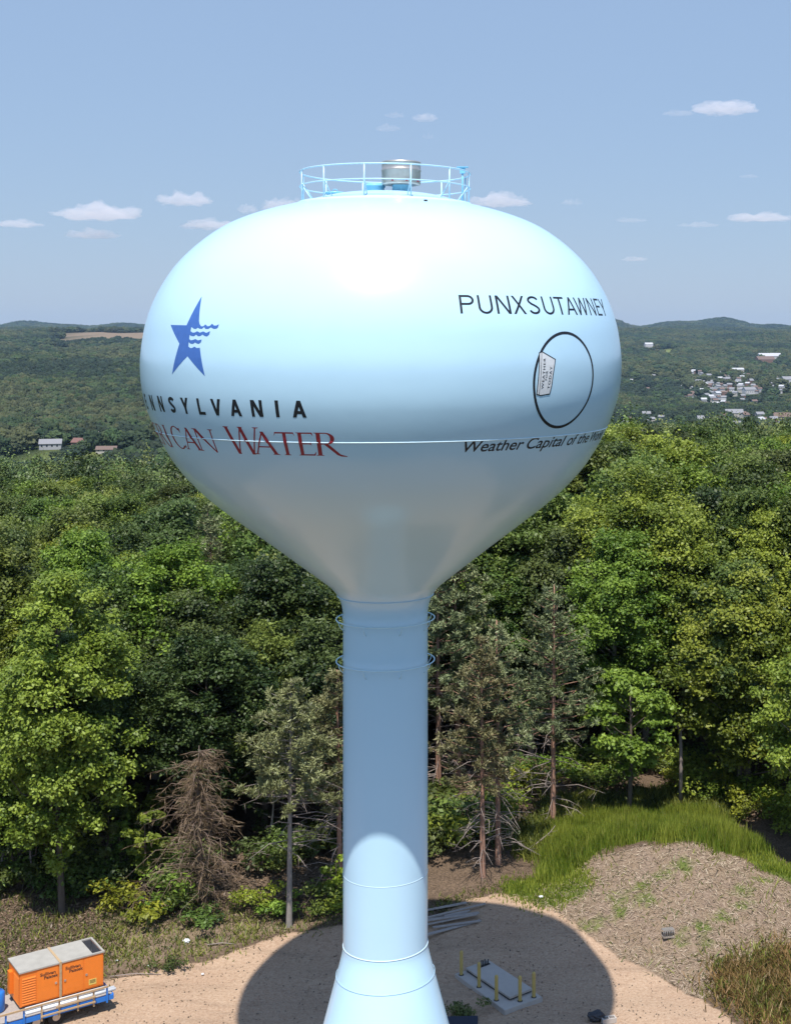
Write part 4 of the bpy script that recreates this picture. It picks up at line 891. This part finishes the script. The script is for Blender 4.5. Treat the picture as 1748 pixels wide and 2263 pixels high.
def put(P, z0): return np.stack([P[:, 0], P[:, 1], ground(P[:, 0], P[:, 1])+z0], 1)
P, r = crowns_at(Y_END+1.5, 620, 5.6, seed=1); Pn, _ = crowns_at(66, Y_END+1.5, 5.2, seed=9)    # the wood goes on to both sides
un = Pn[:, 0]/Pn[:, 1]; P = np.vstack([P, Pn[(un < -0.44) | ((un > 0.215) & (Pn[:, 1] > 72))]])
u = P[:, 0]/P[:, 1]; hh = np.where(u < -0.1, r.uniform(12, 16, len(P)), r.uniform(13, 18.5, len(P))); ww = r.uniform(5.5, 9.5, len(P))
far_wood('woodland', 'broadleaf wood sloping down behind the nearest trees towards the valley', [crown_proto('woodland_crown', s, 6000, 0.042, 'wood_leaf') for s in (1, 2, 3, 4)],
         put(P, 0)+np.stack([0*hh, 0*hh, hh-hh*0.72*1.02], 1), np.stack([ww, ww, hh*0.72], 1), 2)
P1, r = crowns_at(620, 2100, 10.5, seed=3); P2, _ = crowns_at(2100, 7300, 16.5, seed=4)
P3, _ = crowns_at(7300, 8900, 26.0, seed=6); P = np.vstack([P1, P2, P3]); k = len(P); big = np.where(np.arange(k) < len(P1), 1.0, 1.55)
hh = r.uniform(8, 14, k)*(1+0.25*(big-1)); ww = r.uniform(9.5, 18.0, k)*np.where(P[:, 1] > 7300, 2.2, np.where(big > 1, 1.45, 1.0))
for h in HOUSES:                     # low growth and gardens in front of the houses
    f_ = (np.abs(P[:, 0]-h[0]) < h[2]+3) & (P[:, 1] < h[1]) & (P[:, 1] > h[1]-(170 if h[1] < 1900 else 130)); hh[f_] *= 0.55; ww[f_] *= 0.8
far_wood('hillside_forest', 'dark forest covering the valley and the hills to the skyline', [crown_proto('forest_crown', s, 160, 0.09, m_) for s, m_ in ((11, 'far_dark'), (12, 'far_dark'), (13, 'far_mid'), (14, 'far_mid'), (15, 'far_olive'), (16, 'far_olive'))], put(P, 0)+np.array([0, 0, 2.0]), np.stack([ww, ww, hh], 1), 5)

M['wallwhite'] = mat('white_siding', (0.52, 0.51, 0.50), 0.7, var=0.1); M['wallgrey'] = mat('grey_siding', (0.36, 0.36, 0.37), 0.7)
M['wallcream'] = mat('cream_siding', (0.45, 0.42, 0.36), 0.7); M['wallbrick'] = mat('brick_wall', (0.22, 0.13, 0.10), 0.9)
M['roofgrey'] = mat('grey_shingles', (0.22, 0.22, 0.23), 0.8); M['roofred'] = mat('reddish_shingles', (0.17, 0.085, 0.07), 0.8); M['roofbrown'] = mat('brown_shingles', (0.15, 0.10, 0.08), 0.8)
M['roofwhite'] = mat('white_sheet_roof', (0.46, 0.46, 0.47), 0.5); M['window'] = mat('dark_window_glass', (0.03, 0.035, 0.045), 0.1)
def house(L, D, H, wall, roof, name, label, loc, rz, group=None):
    t = empty(name, label, 'house', loc, rz, group); q = MB(); rh = D*0.32
    q.box((-L/2, -D/2, -3), (L/2, D/2, H)); q.add([(-L/2, -D/2, H), (-L/2, D/2, H), (-L/2, 0, H+rh), (L/2, -D/2, H), (L/2, D/2, H), (L/2, 0, H+rh)], [(0, 2, 1), (3, 4, 5)])
    w = q.build('wall', M[wall], t); q = MB(); e = 0.5; k = rh/(D/2)
    for s in (-1, 1):
        a = [(-L/2-e, s*(D/2+e), H-k*e+0.06), (L/2+e, s*(D/2+e), H-k*e+0.06), (L/2+e, 0, H+rh+0.06), (-L/2-e, 0, H+rh+0.06)]
        q.add(a + [(x, y, z+0.25) for x, y, z in a], [(0,1,2,3),(7,6,5,4),(0,4,5,1),(1,5,6,2),(2,6,7,3),(3,7,4,0)])
    q.build('roof', M[roof], t)
    if L > 8:
        for i in range(int(L/3.5)):
            x = -L/2+1.8+i*3.5; q = MB(); q.box((x-0.55, -D/2-0.06, 1.0), (x+0.55, -D/2-0.01, 2.5)); q.build('window', M['window'], t)
    return t
for px, py, d, L, D, H, rz, wl_, rf, lab in FAR_LEFT:
    x, y = hpos(px, py, d); house(L*0.68, D*0.7, H*0.7, wl_, rf, 'house', lab, (x, y, float(ground(x, y))), rz)
protos = None
for i, (x, y) in enumerate(TOWN):
    s = trng.uniform(0.6, 1.0); big = trng.uniform() < 0.08
    house((22 if big else 9.5)*s, (14 if big else 7.5)*s, (6 if big else 5.2)*s, ('wallwhite', 'wallwhite', 'wallcream', 'wallgrey', 'wallbrick')[trng.integers(0, 5)], ('roofgrey', 'roofwhite', 'roofgrey', 'roofgrey', 'roofgrey', 'roofbrown', 'roofbrown')[trng.integers(0, 7)], 'house',
          'small house of the town in the valley right of the tank' if y > 1900 else 'small house among the nearer valley trees right of the tank', (x, y, float(ground(x, y))+(2 if y > 1900 else 3)), trng.uniform(-0.8, 0.8), 'town houses in the far valley' if y > 1900 else 'houses among the nearer valley trees')
for (px, d), (L, D, H, wl_, rf, lab) in zip(FARM, [(24, 14, 8, 'wallwhite', 'roofwhite', 'white barn on the far hillside clearing right of the tank'), (60, 22, 6, 'wallwhite', 'roofwhite', 'long white industrial shed high on the right-hand hillside'), (26, 10, 5, 'wallcream', 'roofwhite', 'pale flat building above the right part of the town'), (44, 24, 8, 'wallbrick', 'roofbrown', 'dark brown works building below the long white shed'), (30, 16, 7, 'wallwhite', 'roofgrey', 'large white building at the right border of the town')]):
    x, y = hpos(px, 0, d); house(L, D, H, wl_, rf, 'house', lab, (x, y, float(ground(x, y))+3), 0.3)
for px, d, h, lab in ((218, 990, 13, 'wooden utility pole beside the reddish-roofed house'), (309, 1040, 9, 'utility pole on the lawn left of the white gabled house'), (37, 1290, 12, 'distant utility pole over the low white shed')):
    x, y = hpos(px, 0, d); b = MB(); b.tube([(0,0,-1),(0,0,h)], [0.32,0.22], 6); b.box((-1.4,-0.12,h-1.4),(1.4,0.12,h-1.1)); b.box((-1.0,-0.1,h-2.6),(1.0,0.1,h-2.35))
    o = b.build('utility_pole', M['oldwood']); o.location = (x, y, float(ground(x, y))); tag(o, lab, 'utility pole')

# ------------------------------------------------------------------ orange compressor on its blue trailer
CO = (-21.4, 56.35); CA = math.atan2(2.0, 2.75)
tr = empty('flatbed_trailer', 'blue flatbed trailer with tan side rails at the lower left corner', 'trailer', (CO[0], CO[1], 0), CA)
b = MB(); b.box((-1.9,-0.62,0.66),(3.55,1.75,0.74)); b.build('deck', M['oldwood'], tr)
b = MB(); b.box((-1.95,-0.70,0.50),(3.6,-0.62,0.70)); b.box((-1.95,1.75,0.50),(3.6,1.83,0.70)); b.box((3.55,-0.62,0.50),(3.63,1.75,0.70)); b.box((-2.03,-0.62,0.50),(-1.95,1.75,0.70))
for x in (-1,0.4,1.8,3.0): b.box((x,-0.62,0.54),(x+0.08,1.75,0.655))
b.build('frame', M['bluepaint'], tr, 0.01)
for i, x in enumerate((-1.5,-0.75,-0.05,0.65,1.35,2.1,2.75,3.3)):
    q = MB(); q.box((x-0.03,-0.78,0.45),(x+0.03,-0.705,1.12)); q.build('post', M['bluepaint' if i in (1, 2, 7) else 'tan'], tr)
b = MB(); b.box((-1.95,-0.83,1.10),(3.35,-0.785,1.17)); b.build('side_rail', M['tan'], tr)
b = MB(); b.box((0.6,-0.83,0.62),(2.8,-0.785,0.68)); b.build('side_rail', M['tan'], tr)
b = MB(); b.box((1.2,-0.84,0.84),(2.8,-0.79,0.90)); b.build('side_rail', M['tan'], tr)
for x in (0.5, 1.3):
    for y in (-0.45, 1.6):
        q = MB(); ang = Matrix.Translation((x, y, 0.34)) @ Matrix.Rotation(R(90), 4, 'X')
        prof = [(0.16,-0.1),(0.30,-0.11),(0.34,-0.07),(0.34,0.07),(0.30,0.11),(0.16,0.1)]
        vs = [ang @ Vector((r_*math.cos(2*math.pi*k/24), r_*math.sin(2*math.pi*k/24), z_)) for r_, z_ in prof for k in range(24)]
        q.add(vs, [(i*24+k, i*24+(k+1) % 24, (i+1)*24+(k+1) % 24, (i+1)*24+k) for i in range(5) for k in range(24)], 0, True); wh = q.build('wheel', M['rubber'], tr)
        q = MB(); q.add([ang @ Vector((0.17*math.cos(2*math.pi*k/16), 0.17*math.sin(2*math.pi*k/16), s_)) for s_ in (-0.09, 0.09) for k in range(16)], [tuple(range(16))[::-1], tuple(range(16, 32))] + [(k, (k+1) % 16, 16+(k+1) % 16, 16+k) for k in range(16)]); q.build('rim', M['steel'], wh)
b = MB(); b.tube([(-1.95,0.2,0.6),(-3.2,0.55,0.55)], 0.05, 6); b.tube([(-1.95,0.9,0.6),(-3.2,0.55,0.55)], 0.05, 6); b.build('drawbar', M['bluepaint'], tr)

co = empty('air_compressor', 'orange box-shaped air compressor with a dusty grey roof strapped on the blue trailer', 'air compressor', (CO[0], CO[1], 0.745), CA)
co.location.z = 0.745
b = MB(); b.box((0.03,0.03,0.0),(3.37,1.57,0.12)); b.build('skid', M['dark'], co)
b = MB(); b.box((0,0,0.12),(3.4,1.6,1.50)); body = b.build('body', M['orange'], co, 0.015)
b = MB(); b.box((-0.04,-0.04,1.503),(2.95,1.64,1.56)); b.box((2.95,-0.04,1.503),(3.44,0.05,1.56)); b.box((2.95,1.55,1.503),(3.44,1.64,1.56)); b.box((3.36,0.05,1.503),(3.44,1.55,1.56)); b.build('roof', M['greyroof'], co)
b = MB(); b.box((2.96,0.06,1.505),(3.35,1.54,1.512)); b.tube([(3.0,0.3,1.53),(3.3,1.3,1.53)], 0.02, 6); b.build('exhaust_opening', M['dark'], co)
def louvre(x0, x1, z0, z1, n_, end=False):
    q = MB()
    for i in range(n_):
        z = z0+(z1-z0)*i/n_; dz = (z1-z0)/n_*0.62
        if not end: q.add([(x0,-0.003,z+dz),(x1,-0.003,z+dz),(x1,-0.035,z),(x0,-0.035,z),(x0,-0.003,z),(x1,-0.003,z)], [(0,3,2,1),(3,4,5,2),(0,4,3),(1,2,5)])
        else: q.add([(-0.003,x0,z+dz),(-0.003,x1,z+dz),(-0.035,x1,z),(-0.035,x0,z),(-0.003,x0,z),(-0.003,x1,z)], [(0,1,2,3),(3,2,5,4),(0,3,4),(1,5,2)])
    return q
louvre(0.08, 0.62, 0.2, 1.32, 11).build('louvre', M['orange2'], body); louvre(0.12, 0.85, 0.2, 1.32, 11, True).build('louvre', M['orange2'], body)
for x0, x1 in ((0.68, 1.52), (1.72, 2.55), (2.60, 3.34)):
    q = MB(); q.box((x0,-0.012,0.18),(x1,-0.002,1.44)); door = q.build('door', M['orange2'], body, 0.004)
    q = MB(); q.box((x1-0.13 if x0 < 1 else x0+0.04,-0.04,0.72),(x1-0.05 if x0 < 1 else x0+0.12,-0.014,0.80)); q.build('handle', M['steel'], door)
b = MB(); b.box((1.56,-0.055,0.0),(1.66,-0.045,1.57)); b.box((1.56,-0.055,1.57),(1.66,1.66,1.58)); b.box((1.565,-0.06,1.0),(1.655,-0.056,1.2)); b.build('strap', M['tan'], co)
for x0 in (0.80, 1.82):
    for i, t_ in enumerate(('Sullivan', 'Palatek')):
        v, f = glyphs(t_, 0.02); v = fitted(v, 0.62-0.06*i, 0.13, max(p[1] for p in v))
        skin('lettering', v, f, lambda x, y, i=i, x0=x0: (x0+0.16*i+x, -0.016, 1.17-0.15*i+y), M['black'], body, 5)
b = MB(); b.box((2.78,-0.018,0.28),(3.1,-0.013,0.52)); wlab = b.build('warning_label', M['yellow'], body)
b = MB()
for z in (0.46, 0.41, 0.36): b.box((2.82,-0.022,z),(3.06,-0.019,z+0.02))
b.build('label_stripe', M['black'], wlab)
b = MB(); b.box((-0.16,0.95,0.35),(-0.002,1.25,1.25)); b.build('control_box', M['orange'], body, 0.01)
for yy, zz in ((-0.30, 0.80), (-0.46, 0.80), (-0.38, 0.93)):
    q = MB(); q.tube([(0.1, yy, zz), (3.75 if zz < 0.9 else 3.3, yy, zz)], 0.065, 12); o = q.build('pipe', M['pvc']); o.matrix_world = Matrix.Translation((CO[0], CO[1], 0)) @ Matrix.Rotation(CA, 4, 'Z')
    tag(o, {-0.30: 'long white plastic pipe lying against the orange compressor', -0.46: 'long white plastic pipe nearest the tan rail of the trailer', -0.38: 'shorter white plastic pipe lying on top of the other two'}[yy], 'pipe')
b = MB(); b.lathe([(0,0.0),(0.26,0),(0.30,0.05),(0.30,0.75),(0.24,0.82),(0.05,0.84),(0.05,0.88),(0,0.88)], 28)
o = b.build('drum', M['bluepaint']); o.location = Matrix.Translation((CO[0], CO[1], 0)) @ Matrix.Rotation(CA, 4, 'Z') @ Vector((-0.75, 0.55, 0.745)); tag(o, 'bright blue drum standing on the trailer left of the orange compressor', 'drum')

# ------------------------------------------------------------------ concrete pad, bollards, planks and odds and ends
def prism(poly, z0, z1):
    q = MB(); n_ = len(poly); q.add([(x, y, z0) for x, y in poly] + [(x, y, z1) for x, y in poly], [tuple(range(n_))[::-1], tuple(range(n_, 2*n_))] + [(i, (i+1) % n_, n_+(i+1) % n_, n_+i) for i in range(n_)]); return q
zg = 0.10
def loc_xy(px, py, z): return at(px, py, z)[:2]
A, B, C = Vector(loc_xy(1005, 2153, 0.18)), Vector(loc_xy(1115, 2234.5, 0.18)), Vector(loc_xy(1199, 2205, 0.18)); Dd = A + (C-B)
pad = empty('concrete_pad', 'pale stepped concrete pad with mustard bollards round it in the tank shadow', 'concrete pad', (0, 0, 0))
prism([A, B, C, Dd], -0.1, 0.18).build('base_slab', M['concrete'], pad, 0.015)
A2, B2, C2 = Vector(loc_xy(1029, 2139.7, 0.34)), Vector(loc_xy(1126.7, 2205.5, 0.34)), Vector(loc_xy(1177, 2185.6, 0.34)); D2 = A2 + (C2-B2)
prism([A2, B2, C2, D2], 0.255, 0.34).build('raised_slab', M['concrete'], pad, 0.012)
mid_ = (A2+C2)/2; prism([mid_+(p-mid_)*0.965 for p in (A2, B2, C2, D2)], 0.181, 0.254).build('painted_shadow_gap', M['dark'], pad)  # dark inset colours in the shadow line under the raised slab
ex = (B2-A2).normalized(); ey = (C2-B2).normalized(); c0 = Vector(loc_xy(1070, 2136, 0.34))
for i, (hh_, dx) in enumerate(((0.22,-0.24),(0.30,-0.14),(0.26,-0.05),(0.30,0.04),(0.2,0.13),(0.24,0.22))):
    p = c0 + ey*dx; q = MB(); q.tube([(p.x, p.y, 0.33), (p.x, p.y, 0.34+hh_)], 0.028, 8); q.build('conduit_stub', M['dark'], pad)
b = MB(); b.box((-0.3,-0.04,0.341),(0.3,0.04,0.38), 0, Matrix.Translation((c0.x, c0.y, 0)) @ Matrix.Rotation(math.atan2(ey.y, ey.x), 4, 'Z')); b.build('anchor_plate', M['dark'], pad)
BLAB = ['mustard bollard at the far left corner of the concrete pad', 'mustard bollard second from the far left corner of the pad', 'mustard bollard at the middle of the pad near edge', 'mustard bollard at the near corner end of the pad', 'mustard bollard at the right-hand corner of the pad beside the raised slab']
for (px, py), lab in zip(((1019.5, 2156), (1058.6, 2182.7), (1097, 2212), (1149, 2213.8), (1179.5, 2205)), BLAB):
    x, y, z = at(px, py, 0.18); t = empty('bollard', lab, 'bollard', (x, y, 0.18), 0, 'bollards on the concrete pad')
    q = MB(); q.lathe([(0.075,0),(0.075,1.0),(0.06,1.05),(0.03,1.07),(0,1.075)], 20); q.build('post', M['mustard'], t)
    q = MB(); q.lathe([(0.11,0.0),(0.11,0.025),(0.077,0.03)], 20); q.build('collar', M['dark'], t)
prng = random.Random(5)
PL = ['weathered grey plank lowest in the heap behind the tower', 'weathered grey plank nearest the pad in the heap behind the tower', 'split grey plank lying across the middle of the heap', 'pale broad plank on top of the heap, its end sticking out right', 'narrow grey batten along the far side of the heap', 'short broken plank under the broad pale one', 'long grey board sloping off the far end of the heap', 'loose thin batten beside the plank heap', 'thick grey timber in the core of the plank heap']
for i, lab in enumerate(PL):
    L_ = prng.uniform(2.2, 3.6) if i not in (5, 7) else 1.2; w_ = prng.uniform(0.09, 0.22); zz = 0.05 + 0.05*(i % 4)
    q = MB(); q.box((-L_/2, -w_/2, 0), (L_/2, w_/2, 0.045)); x, y = -4.75 + prng.uniform(-0.35, 0.5), 65.6 + 0.24*(i-4)*0.9
    o = q.build('plank', M['oldwood'], None, 0.004); o.location = (x, y, float(ground(x, y))+zz); o.rotation_euler = (prng.uniform(-0.05, 0.05), prng.uniform(-0.03, 0.03), R(28)+prng.uniform(-0.14, 0.14)); tag(o, lab, 'plank', 'weathered planks heaped behind the tower')
q = MB(); q.box((-0.75,-0.45,0),(0.75,0.45,0.80)); o = empty('storage_box', 'dark navy storage box beside the flared tower base', 'box', (-3.55, 55.2, 0.0), 0.05)
q.build('body', M['dark'], o, 0.02); M['navy'] = mat('navy_enamel', (0.012, 0.018, 0.04), 0.45); q = MB(); q.box((-0.78,-0.48,0.803),(0.78,0.48,0.88)); q.build('lid', M['navy'], o, 0.02); q = MB(); q.box((-0.08,-0.51,0.6),(0.08,-0.485,0.72)); q.build('latch', M['steel'], o)
b = MB(); b.lathe([(0,0),(0.2,0),(0.25,0.45),(0.27,0.46),(0.27,0.5),(0.24,0.52),(0,0.54)], 24); o = b.build('bucket', M['pvc']); o.location = (-2.6, 55.0, 0); tag(o, 'pale lidded bucket right of the dark navy storage box', 'bucket')
def lump(name, label, cat, loc, r, sc, material, seed):
    bm = bmesh.new(); bmesh.ops.create_icosphere(bm, subdivisions=3, radius=r)
    for v in bm.verts:
        v.co *= 1+0.35*mnoise.noise(v.co*(2.2/r)+Vector((seed, 0, 0))); v.co.x *= sc[0]; v.co.y *= sc[1]; v.co.z *= sc[2]
    me = bpy.data.meshes.new(name); bm.to_mesh(me); bm.free(); me.materials.append(M[material]); o = link(name, me); o.location = loc; return tag(o, label, cat)
x, y = gpt(1318, 2258); lump('rubbish_bag', 'crumpled black bag at the lower rim of the tank shadow', 'bag', (x, y, 0.2), 0.32, (1.1, 0.8, 0.7), 'dark', 1)
b = MB(); b.box((-0.3,-0.15,0),(0.3,-0.09,0.2)); b.box((-0.3,0.09,0),(0.3,0.15,0.2))
for x_ in (-0.3,-0.03,0.24): b.box((x_,-0.09,0),(x_+0.06,0.09,0.2))
x, y = gpt(1345, 2262); o = b.build('concrete_block', M['concrete']); o.location = (x, y, 0.02); o.rotation_euler.z = 0.3; tag(o, 'grey hollow concrete block beside the crumpled black bag', 'concrete block')
x, y = gpt(1476, 2074); t = empty('wire_basket', 'small grey metal cage lying at the foot of the straw mound', 'cage', onground(x, y), 0.25)
b = MB(); b.box((-0.27,-0.17,0.02),(0.27,0.17,0.06)); b.box((-0.27,-0.17,0.33),(0.27,0.17,0.37)); b.build('tray', M['steel'], t)
b = MB()
for i in range(7):
    for s_ in (-0.16, 0.16): b.tube([(-0.255+0.085*i, s_, 0.05), (-0.255+0.085*i, s_, 0.34)], 0.012, 5)
b.build('bars', M['steel'], t)
for px, py, lab, s_ in ((1196, 1988, 'white scrap of plastic on the short grass left of the mound', 1.0), (412, 2085, 'white crumpled sheet among the weeds left of the tower', 1.5), (258, 2129, 'tiny white scrap right of the orange compressor roof', 0.6), (448, 2158, 'small pale scrap on the open sand right of the weeds', 0.6), (330, 2140, 'white scrap at the sandy rim of the weed bank', 0.7)):
    x, y = gpt(px, py); lump('litter_scrap', lab, 'litter', (x, y, float(ground(x, y))+0.08), 0.10*s_, (1, 0.8, 0.6), 'paper', px)
x, y = gpt(380, 2145); put_shrub(0, 0, 2, 'leaf_dark', 'single dark green plant on the sand edge below the weed bank', None, 0.6, (x, y))
x, y = gpt(1030, 2215); put_shrub(0, 0, 2, 'leaf_dark', 'dark spindly weed between the tower base and the concrete pad', None, 0.8, (-3.6, 57.4))
for px, py, L_, rz, lab in ((490, 2092, 1.3, 0.05, 'pale stick lying in the weeds left of the tower shadow'), (300, 2160, 2.2, 0.1, 'long thin stick along the sand edge right of the compressor'), (320, 1998, 1.6, -0.15, 'pale branch lying behind the yellow bush')):
    x, y = gpt(px, py); b = MB(); b.tube([(-L_/2,0,0.05),(0,0.06,0.10),(L_/2,-0.03,0.06)], [0.03,0.028,0.012], 6); o = b.build('stick', M['deadtwig']); o.location = onground(x, y); o.rotation_euler.z = rz; tag(o, lab, 'stick')

# ------------------------------------------------------------------ clouds and air
def cloudmat(d):
    m = bpy.data.materials.new('cloud'); m.use_nodes = True; n = m.node_tree.nodes; n.remove(n['Principled BSDF'])
    v = n.new('ShaderNodeVolumePrincipled'); v.inputs['Color'].default_value = (0.985, 0.945, 0.95, 1); v.inputs['Density'].default_value = d; v.inputs['Anisotropy'].default_value = 0.0
    m.node_tree.links.new(v.outputs[0], n['Material Output'].inputs['Volume']); return m
CM = cloudmat(0.0048); CMT = cloudmat(0.0022)
def cloud(px, py, w, h, label, thin=False, seed=0, dist=9000.0):
    bm = bmesh.new(); bmesh.ops.create_icosphere(bm, subdivisions=5, radius=1.0)
    W_, H_ = w/F*dist/2, h/F*dist/2
    for v in bm.verts:
        p = v.co.copy(); s = Vector((p.x*2.2+seed*3.7, p.y*1.6, p.z*1.2))
        k = 1+0.6*mnoise.noise(s)+0.38*mnoise.noise(s*2.3)+0.26*mnoise.noise(s*5.1)+0.12*mnoise.noise(s*11)
        z = p.z*(1.0 if p.z > 0 else 0.45)
        v.co = Vector((p.x*(0.75+0.25*k)*W_, p.y*k*W_*0.7, (z*k*(1.0+0.5*mnoise.noise(Vector((p.x*3+seed, 7, 0)))))*H_*1.05 - H_*0.4))
    me = bpy.data.meshes.new('cloud'); bm.to_mesh(me); bm.free(); me.materials.append(CMT if thin else CM)
    o = link('cloud', me); o.location = ((px-CX)/F*dist, dist, ZC-(py-CY)/F*dist); tag(o, label, 'cloud')
G = [(1600,235,150,34,'bright flat-bottomed cloud highest at the right',0),(1500,248,70,14,'faint wisp trailing left of the highest right cloud',1),(940,257,56,22,'small puff above the vent, right one of the upper pair',0),(872,252,44,15,'faint puff left of the brighter one above the vent',1),(858,281,54,18,'thin smear below the pair above the vent',1),(945,300,26,14,'tiny faint puff lowest above the vent',1),
     (408,438,124,34,'rounded cloud highest on the left side',0),(215,468,190,40,'long ragged cloud in the middle of the left side',0),(207,516,116,24,'low bright cloud under the long ragged one',0),(40,492,110,20,'cloud cut by the left border of the view',0),(463,493,122,28,'bright cloud touching the tank shoulder on the left',0),(548,459,46,24,'small round puff left of the guardrail',0),(628,451,100,36,'plump cloud just behind the left end of the guardrail',0),
     (1105,440,140,36,'broad cloud behind the right end of the guardrail',0),(1264,445,50,16,'faint puff right of the broad cloud',1),(1680,478,150,24,'bright cloud cut by the right border of the view',0),(1545,495,90,12,'thin streak left of the cloud at the right border',1),(1403,571,60,12,'lowest small pink streak right of the tank',0),(1395,485,70,12,'faint thin streak above the lowest pink one',1),(1655,388,44,9,'faint dash between the highest and the right border clouds',1)]
for i, (px, py, w, h, lab, thin) in enumerate(G): cloud(px, py, w, h, lab, thin, i+1)
x0, x1, y0, y1, z0, z1 = -4900, 3700, -1100, 9600, float(GZ.min())-1.5, 165
b = MB(); b.box((x0, y0, z0), (x1, y1, z1))
hm = bpy.data.materials.new('haze'); hm.use_nodes = True; hn = hm.node_tree.nodes; hn.remove(hn['Principled BSDF'])
hv = hn.new('ShaderNodeVolumePrincipled'); hv.inputs['Color'].default_value = (0.48, 0.70, 1.0, 1); hv.inputs['Density'].default_value = 0.000035; hv.inputs['Anisotropy'].default_value = 0.1
hm.node_tree.links.new(hv.outputs[0], hn['Material Output'].inputs['Volume'])
tag(b.build('haze', hm), 'thin bluish summer haze over the valley and hills', 'haze', kind='stuff')
